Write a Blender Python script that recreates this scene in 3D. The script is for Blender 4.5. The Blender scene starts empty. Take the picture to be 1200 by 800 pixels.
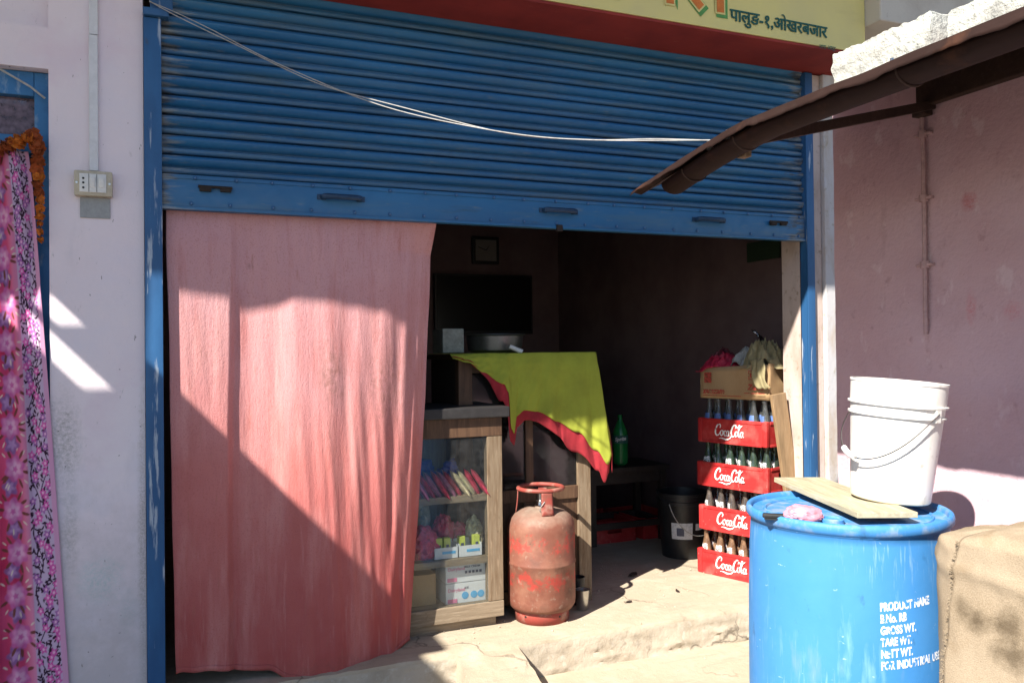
import bpy, bmesh, math, random
import numpy as np
from mathutils import Vector, Matrix, noise as mnoise

random.seed(7)
S = bpy.context.scene
COL = S.collection
R = math.radians

# ------------------------------------------------------------------ camera
cam_d = bpy.data.cameras.new('camera')
cam = bpy.data.objects.new('camera', cam_d)
COL.objects.link(cam)
yaw, pitch, roll = R(22.52), R(0.63), R(-0.65)
fw = Vector((math.sin(yaw)*math.cos(pitch), math.cos(yaw)*math.cos(pitch), math.sin(pitch)))
rt = Vector((math.cos(yaw), -math.sin(yaw), 0))
up = rt.cross(fw)
rt, up = rt*math.cos(roll)+up*math.sin(roll), -rt*math.sin(roll)+up*math.cos(roll)
m = Matrix((rt, up, -fw)).transposed().to_4x4()
m.translation = (0, -3.4, 1.45)
cam.matrix_world = m
cam_d.sensor_width = 36
cam_d.lens = 36*968/1200
cam_d.clip_start = 0.05
cam_d.clip_end = 2000
S.camera = cam

# ------------------------------------------------------------------ light
SUN = Vector((1.0, 0.62, -1.07))
sd = bpy.data.lights.new('sun', 'SUN')
sd.energy = 5.0
sd.angle = R(0.53)
sd.color = (1.0, 0.94, 0.85)
so = bpy.data.objects.new('sun', sd)
COL.objects.link(so)
so.rotation_euler = SUN.to_track_quat('-Z', 'Y').to_euler()
so.location = (-4, -4, 8)
W = bpy.data.worlds.new('World')
S.world = W
W.use_nodes = True
wt = W.node_tree
sky = wt.nodes.new('ShaderNodeTexSky')
sky.sky_type = 'NISHITA'
sky.sun_disc = False
sky.sun_elevation = math.atan2(1.07, math.hypot(1.0, 0.62))
sky.sun_rotation = math.atan2(-1.0, -0.62)
sky.altitude = 1700
sky.air_density = 1.0
sky.dust_density = 1.0
bg = wt.nodes['Background']
bg.inputs[1].default_value = 0.080
wt.links.new(sky.outputs[0], bg.inputs[0])
S.view_settings.view_transform = 'Standard'
S.view_settings.look = 'None'
S.view_settings.exposure = 1.32
S.view_settings.gamma = 1
S.view_settings.use_curve_mapping = False
try:
    S.cycles.max_bounces = 7
    S.cycles.transparent_max_bounces = 24
    S.cycles.use_denoising = True
except Exception:
    pass

# ------------------------------------------------------------------ materials
MATS = {}
class Mat:
    """Principled material with layered procedural colour and bump."""
    def __init__(s, name, col, rough=.7, metal=0., spec=.4, coord='Object'):
        s.m = bpy.data.materials.new(name); s.m.use_nodes = True
        s.t = s.m.node_tree; s.n = s.t.nodes; s.l = s.t.links
        s.p = s.n['Principled BSDF']
        s.p.inputs['Roughness'].default_value = rough
        s.p.inputs['Metallic'].default_value = metal
        s.p.inputs['Specular IOR Level'].default_value = spec
        tc = s.n.new('ShaderNodeTexCoord'); s.tc = tc
        if coord == 'World': s.co = s.n.new('ShaderNodeNewGeometry').outputs['Position']
        else: s.co = tc.outputs[coord]
        rgb = s.n.new('ShaderNodeRGB'); rgb.outputs[0].default_value = (*col, 1)
        s.c = rgb.outputs[0]; s.bump_n = None; s.r = None
        s._fin(); MATS[name] = s.m
    def _fin(s): s.l.new(s.c, s.p.inputs['Base Color'])
    def mapping(s, stretch, off=(0, 0, 0)):
        mp = s.n.new('ShaderNodeMapping'); mp.inputs['Scale'].default_value = stretch
        mp.inputs['Location'].default_value = off
        s.l.new(s.co, mp.inputs[0]); return mp.outputs[0]
    def noise(s, scale, stretch=(1, 1, 1), detail=6, rough=.6, off=(0, 0, 0), kind='noise', dist=0):
        v = s.mapping(stretch, off)
        if kind == 'voronoi':
            n = s.n.new('ShaderNodeTexVoronoi'); n.inputs['Scale'].default_value = scale
            s.l.new(v, n.inputs['Vector']); return n.outputs['Distance']
        if kind == 'wave':
            n = s.n.new('ShaderNodeTexWave'); n.inputs['Scale'].default_value = scale
            n.inputs['Distortion'].default_value = dist; n.inputs['Detail'].default_value = detail
            s.l.new(v, n.inputs['Vector']); return n.outputs['Fac']
        n = s.n.new('ShaderNodeTexNoise'); n.inputs['Scale'].default_value = scale
        n.inputs['Detail'].default_value = detail; n.inputs['Roughness'].default_value = rough
        n.inputs['Distortion'].default_value = dist
        s.l.new(v, n.inputs['Vector']); return n.outputs['Fac']
    def ramp(s, sock, a, b):
        r = s.n.new('ShaderNodeMapRange'); r.inputs['From Min'].default_value = a
        r.inputs['From Max'].default_value = b
        s.l.new(sock, r.inputs['Value']); return r.outputs[0]
    def math(s, op, a, b):
        n = s.n.new('ShaderNodeMath'); n.operation = op
        for i, v in enumerate((a, b)):
            if isinstance(v, (int, float)): n.inputs[i].default_value = v
            else: s.l.new(v, n.inputs[i])
        return n.outputs[0]
    def axis(s, i):
        sp = s.n.new('ShaderNodeSeparateXYZ'); s.l.new(s.co, sp.inputs[0]); return sp.outputs[i]
    def mix(s, col, fac, amt=1.0, blend='MIX'):
        mx = s.n.new('ShaderNodeMix'); mx.data_type = 'RGBA'; mx.blend_type = blend
        if amt != 1.0: fac = s.math('MULTIPLY', fac, amt)
        s.l.new(fac, mx.inputs['Factor'])
        s.l.new(s.c, mx.inputs['A'])
        if isinstance(col, tuple): mx.inputs['B'].default_value = (*col, 1)
        else: s.l.new(col, mx.inputs['B'])
        s.c = mx.outputs['Result']; s._fin(); return s
    def layer(s, col, scale, a=.4, b=.6, amt=1., **k):
        return s.mix(col, s.ramp(s.noise(scale, **k), a, b), amt)
    def spot(s, col, pos, rad, a=.35, b=.65, amt=1., scale=30, soft=.5, gate=True):
        """stain of its own shape around a point of the surface"""
        d = s.n.new('ShaderNodeVectorMath'); d.operation = 'SUBTRACT'
        s.l.new(s.co, d.inputs[0]); d.inputs[1].default_value = pos
        q = s.n.new('ShaderNodeVectorMath'); q.operation = 'DIVIDE'
        s.l.new(d.outputs[0], q.inputs[0]); q.inputs[1].default_value = rad
        ln = s.n.new('ShaderNodeVectorMath'); ln.operation = 'LENGTH'
        s.l.new(q.outputs[0], ln.inputs[0])
        f = s.ramp(ln.outputs['Value'], 1.0, 1.0-soft)
        f = s.ramp(s.math('ADD', s.math('MULTIPLY', f, .7), s.math('MULTIPLY', s.noise(scale, detail=9, rough=.75), .9)), .62, 1.05)
        if gate: f = s.math('MULTIPLY', f, s.ramp(s.noise(scale*3.5, detail=6, rough=.8, off=(4, 4, 4)), .38, .62))
        return s.mix(col, f, amt)
    def bump(s, scale, strength=.3, dist=.01, **k):
        b = s.n.new('ShaderNodeBump'); b.inputs['Strength'].default_value = strength
        b.inputs['Distance'].default_value = dist
        h = s.noise(scale, **k); s.l.new(h, b.inputs['Height'])
        if s.bump_n is not None: s.l.new(s.bump_n, b.inputs['Normal'])
        s.bump_n = b.outputs[0]; s.l.new(s.bump_n, s.p.inputs['Normal']); return s
    def crack(s, col, scale, width=.02, amt=.7, seed=(0, 0, 0)):
        v = s.n.new('ShaderNodeTexVoronoi'); v.feature = 'DISTANCE_TO_EDGE'; v.inputs['Scale'].default_value = scale
        mp = s.mapping((1, 1, 1), seed)
        ns = s.n.new('ShaderNodeTexNoise'); ns.inputs['Scale'].default_value = scale*3; ns.inputs['Detail'].default_value = 6
        s.l.new(mp, ns.inputs['Vector'])
        ad = s.n.new('ShaderNodeVectorMath'); ad.operation = 'MULTIPLY_ADD'
        s.l.new(ns.outputs['Color'], ad.inputs[0]); ad.inputs[1].default_value = (.5/scale,)*3; s.l.new(mp, ad.inputs[2])
        s.l.new(ad.outputs[0], v.inputs['Vector'])
        f = s.math('MULTIPLY', s.ramp(v.outputs['Distance'], width, 0), s.ramp(s.noise(scale*1.3, off=(9, 5, 2)), .48, .60))
        return s.mix(col, f, amt)
    def rough(s, scale, lo, hi, **k):
        r = s.n.new('ShaderNodeMapRange'); r.inputs['From Min'].default_value = .3
        r.inputs['From Max'].default_value = .7; r.inputs['To Min'].default_value = lo
        r.inputs['To Max'].default_value = hi
        s.l.new(s.noise(scale, **k), r.inputs['Value']); s.l.new(r.outputs[0], s.p.inputs['Roughness']); return s

def glassy(name, tint, gloss=.12, rough=.03, dust=0., dcol=(.3, .28, .25), fk=1.0):
    m_ = bpy.data.materials.new(name); m_.use_nodes = True
    t = m_.node_tree; t.nodes.clear()
    o = t.nodes.new('ShaderNodeOutputMaterial'); mx = t.nodes.new('ShaderNodeMixShader')
    tr = t.nodes.new('ShaderNodeBsdfTransparent'); tr.inputs[0].default_value = (*tint, 1)
    gl = t.nodes.new('ShaderNodeBsdfGlossy'); gl.inputs['Roughness'].default_value = rough
    lw = t.nodes.new('ShaderNodeFresnel'); lw.inputs[0].default_value = 1.5
    mp = t.nodes.new('ShaderNodeMath'); mp.operation = 'MULTIPLY_ADD'
    t.links.new(lw.outputs[0], mp.inputs[0]); mp.inputs[1].default_value = fk; mp.inputs[2].default_value = gloss
    t.links.new(mp.outputs[0], mx.inputs[0]); t.links.new(tr.outputs[0], mx.inputs[1])
    t.links.new(gl.outputs[0], mx.inputs[2]); last = mx.outputs[0]
    if dust:
        df = t.nodes.new('ShaderNodeBsdfDiffuse'); df.inputs[0].default_value = (*dcol, 1)
        tc = t.nodes.new('ShaderNodeTexCoord'); ns = t.nodes.new('ShaderNodeTexNoise'); ns.inputs['Scale'].default_value = 45
        t.links.new(tc.outputs['Object'], ns.inputs['Vector'])
        mr = t.nodes.new('ShaderNodeMapRange'); mr.inputs['From Min'].default_value = .3; mr.inputs['From Max'].default_value = .7
        mr.inputs['To Min'].default_value = dust*.5; mr.inputs['To Max'].default_value = min(1, dust*1.5)
        t.links.new(ns.outputs['Fac'], mr.inputs['Value'])
        m2 = t.nodes.new('ShaderNodeMixShader'); t.links.new(mr.outputs[0], m2.inputs[0])
        t.links.new(last, m2.inputs[1]); t.links.new(df.outputs[0], m2.inputs[2]); last = m2.outputs[0]
    t.links.new(last, o.inputs[0])
    MATS[name] = m_; return m_

def simple(name, col, rough=.6, metal=0., var=.25, scale=12, bump=.0, bscale=80, spec=.4):
    a = Mat(name, col, rough, metal, spec)
    if var:
        a.layer(tuple(c*(1-var) for c in col), scale, .35, .7)
        a.layer(tuple(min(1, c*(1+var*.6)+.01) for c in col), scale*2.7, .52, .75, .7, off=(3, 1, 7))
    if bump: a.bump(bscale, bump, .004)
    return a

# -- plaster and masonry
a = Mat('wall_plaster', (.78, .70, .73), .85, 0, .2)
a.layer((.76, .65, .69), 1.3, .35, .65, .8)
a.layer((.50, .45, .48), 5, .58, .8, .45, stretch=(1, 1, .4))
a.layer((.36, .34, .33), 16, .68, .78, .45)
a.layer((.62, .40, .52), 2.2, .55, .75, .35, off=(4, 2, 1))
a.spot((.27, .26, .24), (-.36, 0, 1.12), (.10, .3, .30), scale=22, soft=.9, amt=.75)
a.spot((.27, .26, .24), (-.34, 0, .82), (.05, .3, .30), scale=22, soft=.9, amt=.6)
a.spot((.34, .56, .55), (-.24, 0, .62), (.12, .3, .15), scale=26, soft=.9, amt=.6)
a.spot((.36, .56, .55), (-.15, 0, .50), (.06, .3, .12), scale=30, soft=.9, amt=.5)
a.spot((.34, .29, .24), (-.095, 0, .70), (.03, .3, .9), scale=40, soft=.8, amt=.8)
a.layer((.12, .10, .10), 42, .72, .75, .9, detail=2)
a.layer((.70, .66, .74), 3.5, .5, .7, .5, off=(7, 7, 7))
a.layer((.30, .27, .26), 34, .66, .72, .5, stretch=(1, 1, .35), off=(1, 9, 3))
a.layer((.20, .17, .16), 22, .70, .715, .8, stretch=(2.5, 1, .8), off=(3, 1, 8), detail=3)
a.mix((.38, .34, .33), a.ramp(a.math('ADD', a.ramp(a.axis(2), 1.45, .3), a.noise(9, detail=9, rough=.7)), .90, 1.5), .6)
a.bump(7, .22, .02).bump(90, .25, .004)
a = Mat('wall_pink', (.57, .37, .41), .85, 0, .2)
a.layer((.62, .45, .50), 1.1, .4, .65)
a.layer((.48, .31, .34), 4, .55, .75, .6)
a.layer((.33, .19, .19), 18, .62, .76, .6)
a.layer((.26, .14, .13), 6, .62, .8, .5, stretch=(1, 1, .3), off=(3, 3, 1))
a.layer((.14, .08, .08), 70, .71, .75, .8)
a.spot((.50, .16, .17), (2.50, -1.418, 1.933), (.3, .045, .045), scale=18, soft=.7, amt=.8)
a.spot((.58, .22, .24), (2.50, -1.418, 1.577), (.3, .03, .09), scale=30, soft=.8, amt=.7)
a.spot((.58, .22, .24), (2.50, -1.57, 1.56), (.3, .05, .05), scale=30, soft=.8, amt=.6)
a.spot((.28, .15, .14), (2.50, -1.249, 1.83), (.3, .03, .7), scale=30, soft=.9, amt=.6)
a.layer((.70, .56, .60), 14, .60, .66, .5, stretch=(1, 1, .5), off=(6, 2, 4), detail=8)
a.bump(9, .3, .02).bump(70, .45, .006)
a = Mat('jamb_plaster', (.52, .43, .39), .85, 0, .2)
a.layer((.36, .28, .23), 9, .46, .66, .8, stretch=(1, 1, .35))
a.layer((.22, .17, .11), 26, .58, .72, .7)
a.bump(60, .35, .005)
a = Mat('pilaster_paint', (.50, .49, .50), .85, 0, .2)
a.layer((.40, .32, .25), 8, .46, .66, .8, stretch=(1, 1, .35))
a.layer((.26, .22, .13), 20, .58, .72, .7, off=(2, 2, 2))
a.bump(60, .35, .005)
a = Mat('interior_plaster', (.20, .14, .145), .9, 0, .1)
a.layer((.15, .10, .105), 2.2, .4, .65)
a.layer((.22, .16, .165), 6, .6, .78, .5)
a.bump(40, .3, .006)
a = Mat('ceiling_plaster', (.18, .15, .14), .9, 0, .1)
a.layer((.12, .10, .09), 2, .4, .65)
a = Mat('red_lintel', (.27, .035, .028), .75, 0, .25)
a.layer((.20, .025, .022), 4, .4, .65)
a.layer((.34, .10, .07), 30, .62, .78, .5, stretch=(.4, 1, 1))
a.layer((.42, .30, .22), 50, .73, .78, .7)
a = Mat('yellow_sign', (.66, .58, .23), .7, 0, .25)
a.layer((.60, .53, .24), 3, .4, .65)
a.layer((.48, .41, .19), 9, .6, .78, .5, stretch=(.3, 1, 1))
a.layer((.35, .28, .2), 60, .72, .77, .6)
a = Mat('raw_concrete', (.46, .46, .42), .95, 0, .1)
a.layer((.32, .32, .30), 14, .45, .7)
a.layer((.54, .58, .53), 5, .5, .7, .7)
a.layer((.16, .15, .13), 55, .64, .72, .7)
a.layer((.30, .19, .13), 7, .68, .78, .6, off=(5, 3, 1))
a.bump(55, .9, .012).bump(160, .6, .004)
a = Mat('slab_concrete', (.50, .47, .42), .9, 0, .15)
a.layer((.38, .34, .30), 5, .45, .7)
a.layer((.20, .15, .12), 22, .66, .76, .5)
a.bump(50, .4, .006)
a = Mat('dusty_concrete', (.42, .355, .265), .92, 0, .12)
a.layer((.40, .33, .24), 2.2, .4, .65)
a.layer((.47, .41, .32), 7, .5, .72, .8)
a.layer((.30, .25, .19), 24, .62, .78, .55)
a.layer((.20, .16, .12), 75, .69, .76, .7)
a.layer((.33, .28, .22), 9, .56, .60, .35, stretch=(.25, 2.4, 1), off=(1, 4, 2))
a.crack((.10, .08, .06), 1.1, .010, .8)
a.layer((.17, .14, .11), 5, .62, .82, .6, off=(8, 8, 2), detail=9)
a.layer((.49, .43, .35), 3.2, .56, .74, .5, off=(2, 6, 6), detail=9)
a.layer((.13, .10, .08), 160, .68, .74, .6, detail=2)
a.bump(28, .35, .012).bump(140, .5, .003)
a = Mat('bounce_strip_dark', (.06, .058, .056), .95, 0, .1)  # kept very dark so the unseen street strip returns little light
a.layer((.09, .085, .08), 3, .45, .7).layer((.05, .05, .05), 60, .5, .7, .7).bump(120, .5, .004)
a = Mat('step_plaster', (.43, .37, .29), .95, 0, .1)
a.layer((.34, .29, .22), 8, .42, .66)
a.layer((.52, .48, .41), 26, .55, .72, .6)
a.crack((.10, .08, .06), 2.2, .02, .8)
a.layer((.22, .18, .14), 60, .66, .74, .7)
a.bump(45, .45, .008).bump(150, .4, .003)
# -- metal and paint
a = Mat('shutter_blue', (.012, .105, .25), .42, 0, .45, 'World')
a.layer((.018, .14, .31), 3, .4, .65, stretch=(.3, 1, 1))
a.layer((.07, .15, .21), 18, .5, .72, .5, stretch=(.12, 1, 1))
a.layer((.03, .045, .06), 9, .60, .72, .5, stretch=(.25, 1, 1.5), off=(5, 2, 2), detail=9)
a.layer((.16, .19, .20), 70, .60, .74, .45, stretch=(.2, 1, 1))
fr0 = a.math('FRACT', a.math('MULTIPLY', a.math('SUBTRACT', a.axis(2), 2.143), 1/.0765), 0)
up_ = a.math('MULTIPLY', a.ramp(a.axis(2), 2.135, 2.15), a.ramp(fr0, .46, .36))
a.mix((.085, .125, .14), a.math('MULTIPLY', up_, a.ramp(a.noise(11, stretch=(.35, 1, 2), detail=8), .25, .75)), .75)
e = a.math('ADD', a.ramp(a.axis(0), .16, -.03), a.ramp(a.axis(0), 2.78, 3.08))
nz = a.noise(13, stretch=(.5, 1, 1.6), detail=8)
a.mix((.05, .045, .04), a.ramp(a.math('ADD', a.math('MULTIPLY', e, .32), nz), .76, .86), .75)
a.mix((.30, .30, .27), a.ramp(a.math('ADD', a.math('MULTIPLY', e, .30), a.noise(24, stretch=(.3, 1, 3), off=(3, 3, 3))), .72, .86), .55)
a.rough(20, .32, .6).bump(25, .12, .004)
a = Mat('rail_blue', (.020, .085, .21), .5, 0, .4)
a.layer((.03, .13, .30), 5, .45, .7, stretch=(1, 1, .3))
a.layer((.45, .50, .56), 30, .60, .66, .75, stretch=(1, 1, .10))
a.layer((.08, .055, .04), 20, .70, .78, .8, stretch=(1, 1, .3), off=(2, 5, 1))
a.bump(60, .25, .003)
simple('handle_blue', (.016, .05, .11), .5, .1, .4, 30, .2)
simple('rusty_black', (.035, .026, .022), .75, .3, .4, 40, .3)
simple('dark_rust', (.055, .030, .022), .7, .2, .4, 25, .3)
a = Mat('gutter_brown', (.022, .011, .009), .7, .0, .15)
a.layer((.075, .032, .018), 9, .58, .72, .7, detail=9)
a.layer((.042, .022, .018), 6, .5, .7, .7, stretch=(1, .3, 1)).layer((.03, .018, .015), 14, .55, .7, .7).bump(30, .15, .004)
a = Mat('tin_sheet', (.15, .12, .10), .55, .4, .4)
a.layer((.035, .020, .017), 5, .34, .5, .97).layer((.40, .38, .36), 20, .64, .75, .5).bump(40, .2, .003)
simple('steel', (.55, .54, .52), .28, 1.0, .2, 20)
simple('aluminium', (.22, .22, .22), .38, .9, .3, 20)
simple('wire_white', (.40, .39, .37), .6, 0, .3, 60)
simple('pvc_white', (.66, .66, .68), .5, 0, .12, 20)
simple('beige_plastic', (.50, .44, .33), .5, 0, .2, 40)
simple('white_plastic_small', (.70, .69, .66), .4, 0, .12, 40)
simple('socket_black', (.015, .015, .015), .5, 0, 0)
simple('grey_patch', (.33, .34, .34), .9, 0, .2, 60, .5)
simple('painted_pipe', (.52, .34, .35), .7, 0, .3, 30, .3)
a = Mat('door_blue', (.035, .16, .36), .55, 0, .35)
a.layer((.33, .42, .50), 26, .56, .70, .6, stretch=(1, 1, .4)).layer((.02, .09, .22), 7, .5, .7, .8).bump(50, .3, .004)
# -- gas bottle
a = Mat('gas_red', (.175, .062, .040), .62, .0, .35)
a.layer((.25, .115, .075), 7, .45, .66, detail=9)
a.layer((.12, .055, .038), 11, .50, .68, .85, off=(2, 7, 1), detail=9)
ring = a.math('MAXIMUM', a.ramp(a.math('ABSOLUTE', a.math('SUBTRACT', a.axis(2), .405), 0), .095, .02),
              a.ramp(a.math('ABSOLUTE', a.math('SUBTRACT', a.axis(2), .225), 0), .085, .02))
a.mix((.38, .038, .030), a.ramp(a.math('ADD', a.math('MULTIPLY', ring, .20), a.noise(15, off=(9, 4, 2), detail=9, rough=.78)), .66, .75), .75)
a.layer((.40, .33, .27), 9, .64, .72, .55, off=(6, 1, 3))
a.mix((.30, .245, .19), a.ramp(a.math('ADD', a.axis(2), a.math('MULTIPLY', a.noise(14), .12)), .56, .66), .75)
a.layer((.33, .26, .20), 26, .60, .75, .6, off=(8, 2, 6))
a.layer((.12, .05, .035), 5, .56, .74, .65, off=(1, 6, 8), detail=9)
a.layer((.07, .04, .03), 45, .66, .73, .8)
a.bump(60, .35, .003)
a = Mat('gas_collar', (.30, .052, .04), .55, 0, .35)
a.layer((.18, .07, .05), 12, .42, .62, .9).layer((.36, .23, .18), 22, .52, .70, .7).bump(60, .25, .003)
# -- cloth
a = Mat('pink_terry', (.54, .20, .185), .95, 0, .05)
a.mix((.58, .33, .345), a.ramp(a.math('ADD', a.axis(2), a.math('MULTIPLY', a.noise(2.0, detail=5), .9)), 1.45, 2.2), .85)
a.mix((.36, .072, .066), a.ramp(a.math('ADD', a.axis(2), a.math('MULTIPLY', a.noise(2.4, detail=5, off=(5, 5, 5)), .9)), 1.55, .75), .85)  # lower cloth redder and dirty, darkened further to deepen its shade
a.layer((.68, .36, .33), 5, .48, .72, .40, stretch=(2.4, 1, .35), detail=9)
a.layer((.42, .12, .10), 7, .52, .72, .45, stretch=(2.6, 1, .35), off=(4, 1, 1), detail=9)
a.layer((.68, .38, .35), 16, .58, .76, .3, stretch=(3, 1, .3), off=(1, 1, 6), detail=8)
a.layer((.36, .15, .11), 20, .60, .75, .5, stretch=(3, 1, .35), off=(7, 1, 2), detail=8)
a.spot((.20, .10, .07), (.62, 0, 1.36), (.10, .5, .22), scale=14, soft=.95, amt=.65)
a.spot((.24, .11, .08), (.85, 0, 1.30), (.16, .5, .35), scale=18, soft=.95, amt=.5)
a.spot((.20, .09, .07), (.30, 0, 1.80), (.02, .5, .02), scale=40, soft=.9, amt=.6)
a.spot((.20, .08, .06), (.5, 0, .12), (.7, .5, .13), scale=20, soft=.9, amt=.5)
a.layer((.34, .09, .08), 190, .54, .66, .35, detail=3)
a.bump(55, .35, .006, stretch=(1.6, 1, .5), detail=7).bump(260, .5, .004, detail=3).bump(26, .25, .008, stretch=(2.5, 1, .25), detail=6)
a = Mat('yellow_cloth', (.31, .34, .045), .85, 0, .1)
a.layer((.25, .27, .038), 5, .45, .7).layer((.42, .45, .08), 50, .5, .7, .12)
a.bump(200, .2, .002)
simple('red_cloth', (.32, .018, .028), .85, 0, .3, 12, .2, 150)
a = Mat('burlap', (.30, .24, .17), .98, 0, .05)
a.layer((.23, .175, .115), 4, .42, .66).layer((.32, .255, .18), 16, .52, .7, .7)
a.layer((.36, .29, .21), 330, .46, .58, .45, detail=2).layer((.15, .11, .07), 320, .58, .68, .35, detail=2, off=(3, 3, 3))
for p_, r_, am in (((-.286, .059, .819), (.4, .030, .026), .95), ((-.294, .092, .849), (.4, .018, .024), .7), ((-.272, -.008, .825), (.4, .026, .034), .9), ((-.270, -.018, .762), (.4, .040, .030), .9)):
    a.spot((.075, .055, .035), p_, (r_[0], r_[1]*2.1, r_[2]*1.9), scale=30, soft=.98, amt=am*.85, gate=False)
a.layer((.20, .14, .08), 9, .60, .74, .5, off=(3, 8, 1))
a.bump(330, .45, .003, detail=2)
simple('rag_yellow', (.33, .28, .15), .9, 0, .3, 14, .3)
simple('rag_grey', (.36, .36, .34), .9, 0, .4, 20, .3)
simple('bag_red', (.50, .02, .06), .55, 0, .35, 25, .5, 60)
simple('bag_maroon', (.14, .02, .03), .55, 0, .35, 25, .5, 60)
simple('marigold_orange', (.55, .15, .014), .8, 0, .45, 60, .5, 150)
simple('marigold_rust', (.32, .065, .012), .85, 0, .45, 60, .5, 150)
# -- plastics
a = Mat('drum_blue', (.045, .205, .48), .55, 0, .4)
a.layer((.06, .24, .53), 2.5, .4, .65, .7).layer((.035, .18, .45), 9, .55, .78, .5, stretch=(1, 1, .25), detail=9)
a.layer((.26, .46, .72), 20, .58, .74, .5, stretch=(1, 1, .2), detail=8)
a.layer((.35, .50, .68), 60, .685, .71, .6, stretch=(.5, .5, 1.0), detail=6)
a.layer((.30, .32, .32), 9, .62, .80, .4, off=(2, 2, 5), stretch=(1, 1, .3), detail=9)
a.layer((.03, .10, .22), 14, .63, .71, .6, off=(3, 8, 4), stretch=(1, 1, .6))
a.layer((.45, .30, .48), 10, .70, .80, .4, off=(1, 2, 9))
a.layer((.03, .09, .18), 44, .72, .75, .75, stretch=(1, 1, .5), off=(7, 2, 4))
a.mix((.20, .36, .55), a.math('MULTIPLY', a.ramp(a.noise(3, off=(6, 6, 6)), .5, .62), a.ramp(a.noise(120, stretch=(1, 1, .08), detail=3), .56, .66)), .6)
a.mix((.40, .38, .33), a.math('MULTIPLY', a.ramp(a.axis(2), .935, .95), a.ramp(a.noise(16, detail=9), .48, .68)), .55)
a.rough(12, .48, .75).bump(30, .15, .004)
a = Mat('bucket_white', (.70, .69, .66), .45, 0, .4)
a.layer((.70, .69, .66), 5, .45, .7, .8)
a.mix((.55, .48, .32), a.ramp(a.math('ADD', a.ramp(a.axis(2), .06, 0), a.math('MULTIPLY', a.noise(30), .5)), .7, 1.2), .7)
a.layer((.36, .33, .28), 30, .60, .74, .65)
a.layer((.42, .38, .31), 8, .54, .76, .65, stretch=(1, 1, .4), off=(4, 4, 1), detail=9)
a.layer((.30, .28, .25), 50, .69, .72, .7, stretch=(.4, .4, 1.5))
simple('bucket_black', (.018, .018, .02), .42, 0, .3, 12)
a = Mat('crate_red', (.44, .028, .028), .45, 0, .4, 'World')
a.layer((.36, .018, .02), 5, .45, .68).layer((.62, .14, .12), 9, .50, .72, .6, detail=9).layer((.26, .05, .04), 45, .60, .72, .6).layer((.70, .30, .26), 80, .66, .70, .6, stretch=(1, 1, .3))
a.bump(40, .15, .003)
a = simple('print_white', (.80, .78, .76), .6, 0, .1, 60)
a = simple('stencil_white', (.78, .80, .82), .6, 0, .1, 60)
def worn(mm, scale, lo, hi, off=(0, 0, 0)):
    """worn print: paint missing in patches"""
    mm.p.inputs['Alpha'].default_value = 1
    mm.l.new(mm.ramp(mm.noise(scale, off=off, detail=4), lo, hi), mm.p.inputs['Alpha'])
worn(a, 46, .39, .47)
b_ = Mat('logo_white', (.78, .76, .74), .6, 0, .3, 'World'); worn(b_, 70, .34, .46)
a = simple('box_print_red', (.42, .06, .04), .8, 0, .2, 40); worn(a, 60, .36, .52)
a = simple('sign_green', (.015, .10, .085), .7, 0, .25, 30)
simple('sign_leaf_green', (.10, .30, .08), .7, 0, .25, 30)
simple('sign_orange', (.62, .18, .035), .7, 0, .25, 30)
# -- wood and paper
a = Mat('old_wood', (.22, .165, .11), .8, 0, .2)
a.layer((.15, .10, .06), 12, .4, .66, stretch=(6, 6, .5)).layer((.36, .27, .18), 30, .55, .72, .7, stretch=(4, 4, .4))
a.layer((.12, .08, .05), 30, .66, .75, .7).bump(40, .3, .004, stretch=(4, 4, .4))
a = Mat('old_wood_flat', (.27, .21, .145), .8, 0, .2)
a.layer((.18, .135, .09), 10, .4, .66, stretch=(.5, 6, 6)).layer((.36, .29, .21), 26, .55, .72, .7, stretch=(.4, 4, 4))
a.layer((.13, .09, .06), 30, .64, .75, .7).bump(40, .3, .004, stretch=(.4, 4, 4))
a = Mat('brown_wood', (.11, .060, .034), .6, 0, .3)
a.layer((.065, .034, .02), 10, .4, .66, stretch=(5, 5, .5)).layer((.16, .095, .055), 24, .55, .72, .7, stretch=(4, 4, .4)).bump(40, .25, .004, stretch=(4, 4, .4))
a = Mat('plank_wood', (.29, .19, .105), .8, 0, .15)
a.layer((.20, .13, .07), 9, .42, .66, stretch=(5, 5, .5)).layer((.37, .27, .165), 26, .55, .72, .7, stretch=(4, 4, .4)).bump(50, .4, .004, stretch=(4, 4, .4))
a = Mat('board_grey', (.45, .39, .27), .85, 0, .15)
a.layer((.32, .29, .20), 10, .42, .66, stretch=(5, .5, 5)).layer((.52, .50, .42), 30, .55, .72, .7, stretch=(4, .5, 4)).layer((.30, .42, .40), 12, .6, .75, .35, off=(3, 3, 3)).bump(50, .4, .004, stretch=(4, .5, 4))
simple('counter_dark', (.028, .026, .026), .5, 0, .3, 12, .1)
simple('dark_wood', (.035, .024, .02), .6, 0, .3, 12, .1)
a = Mat('cardboard', (.42, .28, .15), .9, 0, .1)
a.layer((.36, .23, .12), 5, .42, .66).layer((.47, .33, .19), 60, .5, .7, .5, stretch=(6, 6, .5))
simple('box_white', (.68, .70, .72), .6, 0, .08, 10)
simple('print_pink', (.70, .20, .35), .6, 0, .1, 30)
simple('print_blue', (.10, .42, .75), .6, 0, .15, 30)
simple('print_dark', (.08, .09, .14), .6, 0, .1, 30)
simple('lime_box', (.55, .62, .10), .6, 0, .12, 30)
simple('packet_red', (.60, .06, .12), .35, 0, .5, 40, .3, 60)
simple('packet_purple', (.52, .20, .36), .35, 0, .5, 40, .3, 60)
simple('packet_cream', (.66, .60, .38), .4, 0, .5, 40, .3, 60)
simple('bag_blue', (.03, .06, .40), .4, 0, .4, 14, .3, 40)
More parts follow.
